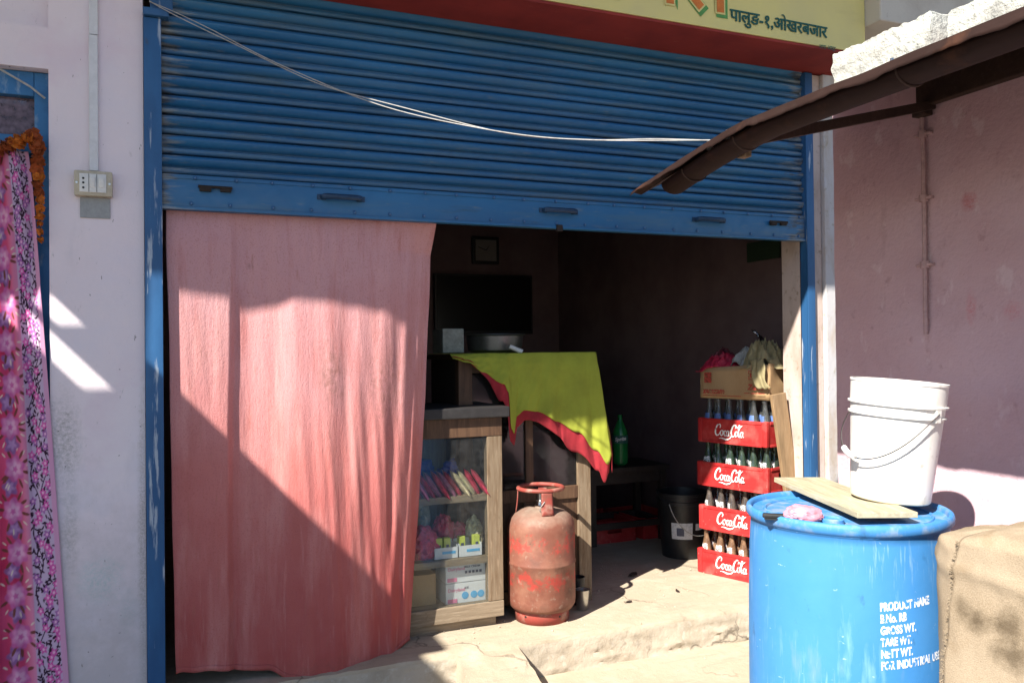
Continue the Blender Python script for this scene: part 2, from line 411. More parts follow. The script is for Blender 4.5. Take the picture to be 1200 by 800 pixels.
simple('bag_grey', (.30, .32, .28), .4, 0, .4, 30, .3, 60)
simple('paper_grey', (.50, .53, .53), .8, 0, .1, 10)
simple('tv_black', (.008, .008, .009), .22, 0, 0)
simple('tv_frame', (.015, .015, .016), .4, 0, 0)
simple('clock_face', (.22, .20, .18), .5, 0, .1)
simple('soap_pink', (.68, .26, .32), .5, 0, .35, 30, .3, 60)
simple('brush_black', (.02, .02, .02), .5, 0, 0)
simple('label_white', (.62, .64, .68), .5, 0, .3, 60)
simple('label_blue', (.10, .18, .42), .5, 0, .3, 60)
simple('sign_dark_green', (.03, .06, .035), .6, 0, .3, 60)
glassy('pane_glass', (.93, .95, .94), .0, .04, .025, (.5, .5, .5), .55)
glassy('dusty_pane', (.45, .45, .44), .0, .08, .05, (.25, .25, .25), .9)
glassy('frosted_pane', (.35, .33, .34), .0, .15, .45, (.30, .22, .27), .6)
glassy('bottle_clear', (.78, .82, .80), .03, .06, .12, (.40, .42, .42))
glassy('bottle_green', (.50, .74, .56), .03, .06, .14, (.22, .32, .24))
glassy('bottle_amber', (.70, .46, .30), .03, .12, .50, (.34, .20, .12))
glassy('bottle_dark', (.50, .42, .38), .03, .06, .30, (.26, .21, .18))
a = Mat('green_pet', (.01, .16, .04), .2, 0, .5)
glassy('plastic_wisp', (.85, .86, .88), .18, .25)

# ------------------------------------------------------------------ mesh helpers
class MB:
    def __init__(s): s.v = []; s.f = []
    def add(s, v, f, M=None):
        b = len(s.v)
        s.v += [tuple(M @ Vector(p)) if M is not None else tuple(p) for p in v]
        s.f += [tuple(b+i for i in q) for q in f]; return s
    def box(s, x0, x1, y0, y1, z0, z1, M=None, bev=0.):
        if bev <= 0:
            v = [(x0, y0, z0), (x1, y0, z0), (x1, y1, z0), (x0, y1, z0), (x0, y0, z1), (x1, y0, z1), (x1, y1, z1), (x0, y1, z1)]
            f = [(0, 3, 2, 1), (4, 5, 6, 7), (0, 1, 5, 4), (1, 2, 6, 5), (2, 3, 7, 6), (3, 0, 4, 7)]
            return s.add(v, f, M)
        bm = bmesh.new(); bmesh.ops.create_cube(bm, size=1)
        for q in bm.verts:
            q.co = ((x0+x1)/2+q.co.x*(x1-x0), (y0+y1)/2+q.co.y*(y1-y0), (z0+z1)/2+q.co.z*(z1-z0))
        bmesh.ops.bevel(bm, geom=bm.edges[:], offset=bev, segments=2, profile=.6, affect='EDGES')
        bm.verts.index_update()
        s.add([q.co[:] for q in bm.verts], [[q.index for q in g.verts] for g in bm.faces], M); bm.free(); return s
    def lathe(s, prof, seg=32, M=None, caps=True, fn=None):
        v = []; f = []
        for i, (r, z) in enumerate(prof):
            for k in range(seg):
                t = 2*math.pi*k/seg
                rr = r*(fn(t, z) if fn else 1)
                v.append((rr*math.cos(t), rr*math.sin(t), z))
        n = len(prof)
        for i in range(n-1):
            for k in range(seg):
                k2 = (k+1) % seg
                f.append((i*seg+k, i*seg+k2, (i+1)*seg+k2, (i+1)*seg+k))
        if caps:
            if prof[0][0] > 1e-4: f.append(tuple(range(seg))[::-1])
            if prof[-1][0] > 1e-4: f.append(tuple((n-1)*seg+k for k in range(seg)))
        return s.add(v, f, M)
    def tube(s, pts, r, seg=8, caps=True, closed=False, M=None):
        P = [Vector(p) for p in pts]; n = len(P); v = []; f = []
        rr = r if isinstance(r, (list, tuple)) else [r]*n
        pu = None
        for i in range(n):
            if closed: d = P[(i+1) % n]-P[i-1]
            else: d = P[min(i+1, n-1)]-P[max(i-1, 0)]
            d.normalize()
            if pu is None: pu = d.orthogonal().normalized()
            pu = (pu-d*pu.dot(d)).normalized(); w = d.cross(pu)
            for k in range(seg):
                t = 2*math.pi*k/seg
                v.append(tuple(P[i]+rr[i]*(math.cos(t)*pu+math.sin(t)*w)))
        for i in range(n if closed else n-1):
            j = (i+1) % n
            for k in range(seg):
                k2 = (k+1) % seg; f.append((i*seg+k, i*seg+k2, j*seg+k2, j*seg+k))
        if caps and not closed:
            f.append(tuple(range(seg))[::-1]); f.append(tuple((n-1)*seg+k for k in range(seg)))
        return s.add(v, f, M)
    def grid(s, fn, nu, nv, M=None):
        v = [fn(i/nu, j/nv) for j in range(nv+1) for i in range(nu+1)]
        f = [(j*(nu+1)+i, j*(nu+1)+i+1, (j+1)*(nu+1)+i+1, (j+1)*(nu+1)+i) for j in range(nv) for i in range(nu)]
        return s.add(v, f, M)
    def build(s, name, mat, parent=None, smooth=False, loc=None, solid=0, sharp=40, offset=-1):
        me = bpy.data.meshes.new(name); me.from_pydata(s.v, [], s.f); me.update()
        return mesh_obj(name, me, mat, parent, smooth, loc, solid, sharp, offset)

def mesh_obj(name, me, mat, parent=None, smooth=False, loc=None, solid=0, sharp=40, offset=-1):
    o = bpy.data.objects.new(name, me); COL.objects.link(o)
    if mat: me.materials.append(MATS[mat])
    if parent is not None: o.parent = parent
    if loc is not None: o.location = loc
    if smooth:
        me.shade_smooth()
        try: me.set_sharp_from_angle(angle=R(sharp))
        except Exception: pass
    if solid:
        md = o.modifiers.new('thickness', 'SOLIDIFY'); md.thickness = solid; md.offset = offset
    return o

def tag(o, label, cat, group=None):
    o['label'] = label; o['category'] = cat
    if group: o['group'] = group
    return o
def thing(name, label, cat, loc=(0, 0, 0), rot=(0, 0, 0), group=None):
    o = bpy.data.objects.new(name, None); COL.objects.link(o)
    o.location = loc; o.rotation_euler = rot; o.empty_display_size = .1
    return tag(o, label, cat, group)
def struct(o): o['kind'] = 'structure'; return o
def copy_tree(o, parent=None):
    c = o.copy(); COL.objects.link(c)
    if parent is not None: c.parent = parent
    for ch in list(o.children): copy_tree(ch, c)
    return c
def lerp(tab, x):
    if x <= tab[0][0]: return tab[0][1]
    for (a_, b_), (c_, d_) in zip(tab, tab[1:]):
        if x <= c_: return b_+(d_-b_)*(x-a_)/(c_-a_)
    return tab[-1][1]
def slerp(tab, x):
    if x <= tab[0][0]: return tab[0][1]
    for (a_, b_), (c_, d_) in zip(tab, tab[1:]):
        if x <= c_:
            t = (x-a_)/(c_-a_); t = t*t*(3-2*t); return b_+(d_-b_)*t
    return tab[-1][1]
def nz(x, y, z=0., s=1.): return mnoise.noise(Vector((x*s, y*s, z*s)))
def T(x, y, z): return Matrix.Translation((x, y, z))
def RZ(a_): return Matrix.Rotation(a_, 4, 'Z')
def RX(a_): return Matrix.Rotation(a_, 4, 'X')
def RY(a_): return Matrix.Rotation(a_, 4, 'Y')

def text_mb(body, size, thick=0., shear=0., spacing=1.):
    """flat letters as mesh, x right, y up; islands stepped so none are coplanar"""
    c = bpy.data.curves.new('letters', 'FONT'); c.body = body; c.size = size
    c.offset = thick; c.shear = shear; c.space_character = spacing; c.resolution_u = 3
    o = bpy.data.objects.new('letters', c); COL.objects.link(o)
    bpy.context.view_layer.update()
    me = bpy.data.meshes.new_from_object(o.evaluated_get(bpy.context.evaluated_depsgraph_get()))
    bm = bmesh.new(); bm.from_mesh(me); bmesh.ops.remove_doubles(bm, verts=bm.verts, dist=1e-6)
    seen = set(); isl = 0; bm.verts.ensure_lookup_table()
    for v0 in bm.verts:
        if v0 in seen: continue
        st = [v0]; seen.add(v0)
        while st:
            q = st.pop(); q.co.z += (isl % 4)*.00025
            for e_ in q.link_edges:
                w_ = e_.other_vert(q)
                if w_ not in seen: seen.add(w_); st.append(w_)
        isl += 1
    bm.verts.index_update()
    mb = MB(); mb.add([q.co[:] for q in bm.verts], [[q.index for q in g.verts] for g in bm.faces])
    bm.free(); bpy.data.objects.remove(o); bpy.data.curves.remove(c); bpy.data.meshes.remove(me)
    return mb

def ribbon(mb, pts, w, z=0., n=6):
    """pen stroke through points: Catmull-Rom centre line, width per point, flat in xy"""
    P = [Vector((p[0], p[1])) for p in pts]
    ww = w if isinstance(w, (list, tuple)) else [w]*len(P)
    out = []; wo = []
    for i in range(len(P)-1):
        p0, p1, p2, p3 = P[max(i-1, 0)], P[i], P[i+1], P[min(i+2, len(P)-1)]
        for k in range(n):
            t = k/n
            out.append(.5*((2*p1)+(p2-p0)*t+(2*p0-5*p1+4*p2-p3)*t*t+(3*p1-p0-3*p2+p3)*t**3))
            wo.append(ww[i]*(1-t)+ww[i+1]*t)
    out.append(P[-1]); wo.append(ww[-1])
    v = []; f = []
    for i, p in enumerate(out):
        d = out[min(i+1, len(out)-1)]-out[max(i-1, 0)]
        d = d.normalized() if d.length > 1e-9 else Vector((1, 0))
        nn = Vector((-d.y, d.x))*wo[i]/2
        v += [(p.x+nn.x, p.y+nn.y, z), (p.x-nn.x, p.y-nn.y, z)]
        if i: f.append((2*i-2, 2*i-1, 2*i+1, 2*i))
    mb.add(v, f)

def script_logo():
    """two-word script logotype, about 3.05 wide and 1 high"""
    mb = MB(); k = [0]
    def st(p, w):
        ribbon(mb, p, w, z=.0006*k[0]/.3); k[0] += 1
    th, tn = .15, .07
    st([(.56, .66), (.64, .84), (.52, .98), (.30, .84), (.12, .52), (.10, .20), (.26, .05), (.46, .14), (.58, .32)], [tn, .10, .1, .13, th, th, .12, .08, .05])
    st([(.76, .48), (.64, .36), (.63, .14), (.75, .06), (.88, .20), (.88, .40), (.76, .48)], [.08, .1, .12, .08, .1, .11, .08])
    st([(.88, .42), (1.0, .44), (1.10, .40)], .05)
    st([(1.22, .42), (1.12, .46), (1.02, .32), (1.03, .12), (1.14, .05), (1.26, .16)], [.09, .08, .11, .12, .09, .05])
    st([(1.50, .42), (1.38, .47), (1.27, .32), (1.28, .11), (1.38, .06), (1.50, .22)], [.07, .08, .11, .12, .09, .06])
    st([(1.54, .48), (1.50, .26), (1.52, .08), (1.64, .12)], [.11, .12, .11, .05])
    st([(1.62, .30), (1.78, .34)], .08)
    st([(2.22, .70), (2.30, .86), (2.18, .99), (1.98, .86), (1.82, .54), (1.78, .22), (1.90, .05), (2.06, .10), (2.18, .26)], [tn, .10, .1, .13, th, th, .12, .08, .05])
    st([(1.84, .12), (1.60, -.14), (1.20, -.22), (.80, -.14), (.50, -.16)], [.06, .10, .13, .09, .03])
    st([(2.30, .48), (2.20, .36), (2.19, .14), (2.30, .06), (2.42, .20), (2.42, .40), (2.30, .48)], [.08, .1, .12, .08, .1, .11, .08])
    st([(2.50, .40), (2.66, .70), (2.70, .94), (2.60, .96), (2.54, .62), (2.55, .18), (2.64, .06), (2.74, .18)], [.05, .07, .09, .09, .13, .13, .09, .05])
    st([(2.18, .96), (2.44, .80), (2.70, .82), (2.95, .98)], [.05, .11, .10, .03])
    st([(2.96, .42), (2.86, .47), (2.75, .32), (2.76, .11), (2.85, .06), (2.96, .22)], [.07, .08, .11, .12, .09, .06])
    st([(3.00, .48), (2.97, .26), (2.99, .08), (3.10, .14)], [.11, .12, .11, .04])
    return mb

# ================================================================== SETTING
g = MB().add([(-400, -400, 0), (400, -400, 0), (400, 400, 0), (-400, 400, 0)], [(0, 1, 2, 3)])
struct(g.build('ground', 'dusty_concrete'))
rd = MB().box(-60, 60, -11, -1.86, -.05, .008)  # unseen dark strip added to cut warm bounce into the shaded front
struct(rd.build('bounce_cut_strip', 'bounce_strip_dark'))

# shop floor: a slab with a worn, lumpy front face
def step_face(u, v):
    x = -.3+3.4*u
    e = .012*nz(x, v, 0, 6)+.006*nz(x, v, 3, 22)
    y = -.012-.022*(1-v)+e*(1-.5*v)
    z = .15*v
    if v > .99: z = .150-.010*abs(nz(x, 1, 0, 9)); y += .004
    return (x, y, z)
fl = MB(); fl.grid(step_face, 240, 10)
def floor_top(u, v):
    x = -.3+3.4*u
    if v == 0: return step_face(u, 1)
    y = .03+3.7*(v-.04)/.96 if v > .04 else .03
    return (x, y, .152+.004*nz(x, y, 0, 3))
n0 = len(fl.v)
fl.grid(floor_top, 240, 40)
o = fl.build('floor', 'dusty_concrete', None, True, sharp=50); struct(o)
o.data.materials.append(MATS['step_plaster'])
for p in o.data.polygons:
    if p.index < 240*9: p.material_index = 1
bl = MB()
def slope_block(u, v):
    # worn concrete foot block in front of the threshold
    y = -.005-.62*v+.006*nz(u*3, v*3, 0, 2)
    x = 1.135+.285*u-.10*v*.9+.010*nz(u*2, v*4, 4, 2)
    return (x, y, .142-.030*v+.004*nz(u*4, v*5, 9))
bl.grid(slope_block, 14, 26)
top = list(bl.v)
nu = 15
for i in range(14): bl.add([top[26*nu+i], top[26*nu+i+1], (top[26*nu+i+1][0], top[26*nu+i+1][1]-.01, 0), (top[26*nu+i][0], top[26*nu+i][1]-.01, 0)], [(0, 3, 2, 1)])
for j in range(26):
    for sd_, k in ((-1, 0), (1, 14)):
        p, q = top[j*nu+k], top[(j+1)*nu+k]
        bl.add([p, q, (q[0]+.012*sd_, q[1], 0), (p[0]+.012*sd_, p[1], 0)], [(0, 1, 2, 3)])
struct(bl.build('threshold_block', 'dusty_concrete', None, True, sharp=50))

# ------------------------------------------------------------------ the shop building
B = thing('shop_building', 'pink plastered shop building with a wide open shutter front', 'building')
w = MB()
w.box(-.40, -.086, 0, .22, 0, 3.02)
w.box(-1.35, -.40, 0, .22, 2.49, 2.64)
w.box(-1.35, -.40, .035, .22, 2.64, 3.02)
w.box(-6, -1.35, 0, .22, 0, 3.02)
w.build('front_wall', 'wall_plaster', B)
w = MB(); w.box(3.122, 3.187, -.002, .172, 0, 2.885, bev=.004); w.box(3.07, 3.122, .035, .172, 0, 2.885)
w.build('jamb', 'jamb_plaster', B)
w = MB(); w.box(3.189, 4.2, -.026, .172, 0, 2.886, bev=.005)
w.build('pilaster', 'pilaster_paint', B)
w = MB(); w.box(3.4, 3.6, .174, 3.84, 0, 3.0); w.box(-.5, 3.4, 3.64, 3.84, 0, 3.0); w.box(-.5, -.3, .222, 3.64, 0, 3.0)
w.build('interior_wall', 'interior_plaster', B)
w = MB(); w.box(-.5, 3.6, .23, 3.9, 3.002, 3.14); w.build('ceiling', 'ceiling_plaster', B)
w = MB(); w.box(-.084, 3.2, -.30, .22, 2.89, 2.9015); w.box(-.084, 3.6, .06, .23, 2.902, 3.0); w.build('lintel', 'red_lintel', B)
w = MB(); w.box(-6, 2.1, -1.075, .2, 3.57, 3.70); w.box(2.1, 5.5, -.75, .2, 3.57, 3.70); w.build('balcony_shade_slab', 'slab_concrete', B)  # narrower right stretch added unseen, keeps sun off lintel and ledge
w = MB(); w.box(-6, 4.2, .02, .3, 3.71, 6.4); w.build('upper_wall', 'wall_plaster', B)
w = MB(); w.box(3.203, 5.5, -.40, .3, 3.035, 3.30, bev=.01); w.build('ledge', 'slab_concrete', B)
w = MB(); w.box(4.2, 6, 0, .3, 0, 3.18); w.build('far_front_wall', 'wall_plaster', B)

SG = thing('shop_sign', 'yellow painted sign band with green lettering above the shutter', 'sign', (0, -.305, 2.903))
w = MB(); w.box(-.084, 3.2, 0, .36, 0, .664, bev=.003); w.build('panel', 'yellow_sign', SG)
def sign_text(name, body, size, mat, x, z, thick, y=-.004, sx=1.0, rot=0., parent=SG):
    K = .9103; t = text_mb(body, size*K, thick)
    z = 1.45+(3.014+z-1.45)*K-2.903; x *= K
    M = T(x, y, z) @ RY(rot) @ RX(R(90)) @ Matrix.Diagonal((sx, 1, 1, 1))
    t.v = [tuple(M @ Vector(p)) for p in t.v]
    return t.build(name, mat, parent)
for k in range(2):
    sign_text('lettering', 'पालुङ-१,ओखरबजार', .090, 'sign_green', 2.615+.0030*k, .084+.0008*k, .0008, y=-.004-.0012*k, sx=.93, rot=R(.6))
sign_text('small_lettering', 'तारा आर्ट', .030, 'sign_green', 3.19, .018, .0004)
def big(name, mat, dx, dz, th, y):
    return sign_text(name, 'राजल', .46, mat, 1.70+dx, .118+dz, th, y, .95)
big('letter_shadow', 'sign_leaf_green', .012, -.012, .016, -.003)
big('letter_outline', 'yellow_sign', 0, 0, .012, -.005)
big('large_lettering', 'sign_orange', 0, 0, .004, -.007)

# boundary wall on the right
BW = thing('boundary_wall', 'rough pink plastered side wall behind the white bucket', 'wall', (0, 0, 0))  # wall, awning and pipe coordinates scaled about the camera to bring them nearer
def wall_face(u, v):
    y = -.804-2.8*u; z = 2.509*v
    return (2.50+.006*nz(y, z, 0, 2.2)+.003*nz(y, z, 5, 7), y, z)
w = MB(); w.grid(wall_face, 110, 100)
w.box(2.508, 2.66, -3.604, -.8045, 0, 2.508)
w.build('wall_panel', 'wall_pink', BW, True)
for (y0, y1, h, sd_) in ((-.815, -1.285, .123, 1), (-1.352, -2.45, .092, 2), (-2.47, -3.6, .10, 3)):
    c = MB()
    def blk(u, v, y0=y0, y1=y1, h=h, sd_=sd_):
        a_ = v*4
        y = y0+(y1-y0)*u+.01*nz(u*9, v*3, sd_, 2)*(0 if 0 < u < 1 else 1)
        zz = h+.006*nz(y, sd_, 0, 5)+.006*nz(y, sd_, 4, 19)-(.006 if u in (0, 1) else 0)
        pts = [(2.496, 0), (2.492, zz*.55), (2.499, zz), (2.66, zz), (2.67, 0)]
        i = min(int(a_), 3); f_ = a_-i
        x = pts[i][0]*(1-f_)+pts[i+1][0]*f_; z = pts[i][1]*(1-f_)+pts[i+1][1]*f_
        d = .005*nz(x*14, y*14, z*14)+.005*nz(x*40, y*40, z*40)
        return (x-d, y, 2.511+z+(d if z > .01 else 0))
    c.grid(blk, 70, 24)
    n_ = 71
    for k in (0, 70):
        c.f.append(tuple(j*n_+k for j in range(25)))
    c.build('coping_block', 'raw_concrete', BW, True, sharp=60)

# tin awning with gutter on that wall
AW = thing('tin_awning', 'brown tin awning with sagging gutter on the pink side wall', 'awning')
def zsheet(x, y):
    t = (x-1.575)/(2.499-1.575)
    z = 2.097+.385*t
    if y > -1.494: z -= max(0, 1-t*1.4)*.089*((y+1.494)/.635)**1.3
    return z
def sheet(u, v, corr=.0035):
    # ragged far end, corrugation running down the slope
    y1 = -.872+.04*nz(u*5, 3, 1)+.03*u
    if u < .1: y1 = -.90-.05*nz(u*30, 1, 2)
    y = -3.6+(y1+3.6)*v
    x = 1.577-.042*max(0, min(1, (y+1.325)/.34))+.008*nz(y, 2, 0, 3)*(1-u)+.917*u
    return (x, y, zsheet(x, y)+corr*math.sin(y*2*math.pi/.076)*min(1, u*4))
w = MB(); w.grid(sheet, 16, 440)
def fold(u, v):
    # front edge of the sheet bent down over the gutter, ragged towards the free end
    p = sheet(0, v); y = p[1]
    e = max(0, (y+1.325)/.466)
    dz = .026*(1-.5*e)+.008*nz(y, 3, 3, 9)+.004*nz(y, 3, 3, 31)
    return (p[0]-.048*(1-.3*e)-.008*u, y+.02*e*nz(y, 1, 1, 20), p[2]+.004+.004*nz(y, 7, 1, 6)-dz*u)
def lip(u, v):
    p = sheet(0, v); q = fold(0, v)
    return (p[0]+(q[0]-p[0])*u, p[1]+(q[1]-p[1])*u, p[2]+(q[2]-p[2])*u)
f2 = MB(); f2.grid(lambda u, v: lip(u*2, v) if u <= .5 else fold(u*2-1, v), 6, 440)
f2.build('edge_fold', 'gutter_brown', AW, True, solid=.0015)
w.build('roof_sheet', 'tin_sheet', AW, True, solid=.0018)
gp = [(1.586, -3.6, 2.077), (1.586, -2.6, 2.077), (1.586, -1.79, 2.078), (1.586, -1.52, 2.075), (1.586, -1.35, 2.058), (1.586, -1.198, 2.034), (1.584, -1.028, 1.999)]
w = MB(); v = []; f = []
for i, p in enumerate(gp):
    for k in range(11):
        t = math.pi*k/10
        v.append((p[0]-.045*math.cos(t), p[1], p[2]-.032*math.sin(t)**.8+.010))
for i in range(len(gp)-1):
    for k in range(10): f.append((i*11+k, i*11+k+1, (i+1)*11+k+1, (i+1)*11+k))
w.add(v, f); w.build('gutter', 'gutter_brown', AW, True, solid=.004)
for y, zz in ((-1.147, 2.021), (-1.41, 2.062), (-2.0, 2.075), (-2.6, 2.075)):
    w = MB(); w.tube([(1.586-.049*math.cos(math.pi*k/10), y, zz+.010-.036*math.sin(math.pi*k/10)) for k in range(11)]+[(1.636, y, zz+.025)], .0028, 6)
    w.build('gutter_hook', 'dark_rust', AW, True)
for (x0, y0, z0, x1, y1, z1) in ((1.61, -1.452, 2.064, 2.497, -1.28, 2.301), (1.61, -2.3, 2.06, 2.497, -2.3, 2.301), (1.61, -3.2, 2.06, 2.497, -3.2, 2.301)):
    d = Vector((x1-x0, y1-y0, z1-z0)); L = d.length
    M = T(x0, y0, z0) @ d.to_track_quat('X', 'Z').to_matrix().to_4x4()
    w = MB(); w.box(0, L, -.016, .016, -.016, .016, M, bev=.003); w.build('rafter', 'dark_rust', AW)
w = MB(); w.box(2.455, 2.492, -3.6, -1.25, 2.295, 2.400, bev=.003); w.build('wall_plate', 'dark_rust', AW)
w = MB(); w.box(2.45, 2.492, -1.29, -1.235, 2.262, 2.2935, bev=.005); w.build('bracket', 'dark_rust', AW)
w = MB(); w.box(1.615, 1.645, -1.36, -1.325, 2.032, 2.058, bev=.003); w.build('packing_block', 'old_wood', AW)
for (y, x) in ((-1.28, 1.545), (-1.36, 1.555), (-1.96, 1.57)):
    w = MB(); z = zsheet(x, y); w.tube([(x, y, z), (x, y, z+.03)], .005, 6); w.tube([(x, y, z+.004), (x, y, z+.010)], .014, 8); w.build('roofing_nail', 'steel', AW)

PI = thing('wall_pipe', 'thin pink painted pipe with three couplings on the side wall', 'pipe', (2.486, -1.25, 1.492))
w = MB(); w.tube([(.004*nz(z, 1, 0, 6), 0, z) for z in [i*.0428 for i in range(19)]], .0075, 8); w.build('pipe', 'painted_pipe', PI, True)
for z in (.711, .483, .246):
    w = MB(); w.tube([(0, 0, z-.012), (0, 0, z+.012)], .016, 8); w.box(-.006, .010, -.035, .035, z-.005, z+.005, bev=.002); w.build('coupling', 'painted_pipe', PI, True)

# added unseen canopy left of the view, gapped to shape curtain and wall shadows
NC = thing('shadow_canopy', 'flat tin canopy added unseen past the left edge to cast shadow', 'canopy', (-1.574, 0, 3.0))
w = MB()
w.box(-.062, 0, -1.61, .0, 0, .03)
w.box(-.19, -.172, -.849, -.771, .0, .03)
w.box(-.312, -.19, -4.4, -.985, .0, .03); w.box(-.19, -.062, -1.61, -.85, 0, .03); w.box(-.19, -.125, -4.4, -1.61, 0, .03); w.box(-.312, -.062, -.77, 0, 0, .03)
w.box(-2.6, -.312, -4.4, .0, 0, .03)
pl = [(0, -.95), (.05, -.92), (.34, -.745), (.50, -.60), (0, -.60)]  # corner plate added to keep sun off the wall beside the rail
w.add([(x, y, .004) for x, y in pl]+[(x, y, .026) for x, y in pl], [(0, 1, 2, 3, 4), (9, 8, 7, 6, 5)]+[(i, (i+1) % 5, (i+1) % 5+5, i+5) for i in range(5)])
w.build('shadow_sheet', 'tin_sheet', NC)
for y in (-4.2, -2.2):
    w = MB(); w.tube([(-2.4, y, -3.0), (-2.4, y, 0)], .03, 10); w.build('post', 'dark_rust', NC)

# ================================================================== ROLLER SHUTTER
SH = thing('roller_shutter', 'blue painted steel roller shutter pulled halfway up', 'shutter', (0, 0, 0))
prof = [(.024, .001), (.006, .0015), (.000, .004), (-.003, .012), (-.001, .021), (.007, .0255), (.013, .0285), (.013, .0305), (.003, .034), (-.008, .042), (-.0145, .052), (-.0155, .058), (-.012, .065), (-.003, .0705), (.010, .0725), (.024, .073)]
NX = 24
def slat_mesh():
    mb = MB(); n = len(prof)
    for i in range(NX+1):
        x = -.028+3.10*i/NX
        mb.v += [(x, y+.0012*nz(x, k, 0, 2.5), z) for k, (y, z) in enumerate(prof)]
    for i in range(NX):
        for k in range(n-1): mb.f.append((i*n+k, (i+1)*n+k, (i+1)*n+k+1, i*n+k+1))
    return mb
base = slat_mesh().build('slat', 'shutter_blue', SH, True, sharp=50)
base.location = (0, .014, 2.143)
for i in range(1, 11):
    c = base.copy(); COL.objects.link(c); c.parent = SH
    c.location = (0, .014+random.uniform(-.0015, .0015), 2.143+.0765*i+random.uniform(-.0006, .0006))
w = MB(); w.box(-.028, 3.072, -.004, .016, 2.015, 2.139, bev=.004); bar = w.build('bottom_bar', 'shutter_blue', SH, True)
w = MB(); w.box(-.028, 3.072, -.010, .03, 2.004, 2.0145); w.box(-.028, 3.072, -.0075, -.0045, 2.1225, 2.131); w.build('bar_angle', 'shutter_blue', SH)
bm_ = MB(); bm_.lathe([(0, .0055), (.004, .005), (.0075, .002), (.008, 0)], 8, RX(R(90)))
b0 = bm_.build('bolt', 'rail_blue', bar, True); b0.location = (.08, -.0045, 2.028)
for k in range(1, 40):
    row = k % 2; i = k//2
    c = b0.copy(); COL.objects.link(c); c.parent = bar
    c.location = (.08+.155*i+random.uniform(-.015, .015), -.0085 if row else -.0045, 2.1265 if row else 2.028)
for x in (.655, 1.645, 2.47):
    w = MB()
    w.tube([(x-.075, -.004, 2.083), (x-.072, -.030, 2.083), (x-.060, -.036, 2.083), (x+.060, -.036, 2.083), (x+.072, -.030, 2.083), (x+.075, -.004, 2.083)], .0115, 8)
    w.box(x-.098, x-.062, -.009, -.0045, 2.072, 2.094, bev=.002); w.box(x+.062, x+.098, -.009, -.0045, 2.072, 2.094, bev=.002)
    w.build('handle', 'handle_blue', SH, True)
for x, s_ in ((.165, 1), (2.89, .9)):
    w = MB()
    w.box(x-.055*s_, x-.012*s_, -.022, -.0045, 2.076, 2.098, bev=.004); w.box(x+.020*s_, x+.062*s_, -.020, -.0045, 2.078, 2.100, bev=.004)
    w.tube([(x-.06*s_, -.018, 2.094), (x+.065*s_, -.018, 2.094)], .0055, 8)
    w.build('lock_bolt', 'rusty_black', SH, True)
w = MB(); w.box(1.63, 1.66, -.02, -.0045, 1.99, 2.02, bev=.004); w.build('padlock_eye', 'rusty_black', SH, True)
for (x0, x1, top_, n__) in ((-.084, -.022, 2.72, 'L'), (3.073, 3.1215, 2.885, 'R')):
    w = MB()
    w.box(x0, x1, -.022, -.012, 0.0, top_, bev=.003)
    w.box(x0, x0+.006, -.0115, .06, 0, top_); w.box(x1-.006, x1, -.0115, -.004, 0, top_)
    w.box(x0, x1, .030, .038, .0, top_)
    w.build('guide_rail', 'rail_blue', SH, True)
w = MB(); w.box(-.084, .006, -.044, .03, 2.722, 2.75, bev=.004); w.box(-.06, .02, -.02, .02, 2.752, 2.86, bev=.004); w.build('rail_bracket', 'rail_blue', SH)

# ================================================================== PINK CURTAIN
CY = .042
FO = [(0, -.034), (.10, -.026), (.17, -.020), (.215, -.016), (.245, .008), (.30, .010), (.38, .004), (.47, -.014), (.60, -.008), (.72, .004), (.82, .016), (.93, .052), (1.00, .092), (1.06, .13)]
bot = [(0, .235), (.10, .222), (.35, .18), (.45, .135), (.58, .075), (.66, .06), (.80, .09), (1., .165)]
def curtain(u, v):
    zb = slerp(bot, u)
    ztop = 2.055-.012*u
    z = zb+(ztop-zb)*v
    h = 1-v
    xl = -.010+.024*h
    xr = 1.082-.012*h-.092*h**1.6
    X = xl+(xr-xl)*u
    xx = 1.06*u
    lean = 1+.5*h
    fo = slerp(FO, xx+.012*math.sin(z*2.1))*(.75+.35*h)*min(1, max(0, (2.03-z)/.15))
    k = min(1, max(0, (u-.42)/.2))
    low = min(1, max(0, (.80-v)/.3))
    wr = (.0095*nz(xx*15+1.2*z, z*.9, 11)+.0035*math.sin(2*math.pi*(xx*8.3+.16*math.sin(z*2.3)+.5*z)))*k*low
    wr += .0045*nz(xx*34+3.2*z, z*2.2, 3)*(.25+.9*k*low)
    wr += .0060*nz(xx*9, z*.7, 8)*lean
    b2 = .018*h*math.sin(2*math.pi*(xx*2.6+.15*z)+.6)+.03*h*h*math.sin(2*math.pi*xx*1.2)
    edge = .010*nz(z*5, 2, 1)*max(0, (u-.93)/.07)
    return (X+.004*nz(z*3, u*4, 5)+edge*.6, CY+fo+wr+b2*.6+edge, z+.004*nz(xx*20, 1, 4)*(h**6))
w = MB(); w.grid(curtain, 220, 200)
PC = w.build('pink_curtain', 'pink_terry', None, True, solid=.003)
tag(PC, 'faded pink terry cloth curtain hanging in the shop entrance', 'curtain')
w = MB(); w.grid(lambda u, v: (lambda p: (p[0], p[1]-.0025, p[2]))(curtain(u, .0005+.012*v)), 220, 2)
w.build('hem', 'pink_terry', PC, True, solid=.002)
w = MB(); w.tube([(-.02, CY+.02, 2.062), (.5, CY+.005, 2.05), (1.1, CY+.1, 2.06), (2.2, CY+.1, 2.075), (3.05, CY+.06, 2.10)], .0025, 6)
tag(w.build('curtain_line', 'dark_rust', None, True), 'thin line behind the shutter that the pink curtain hangs from', 'line')

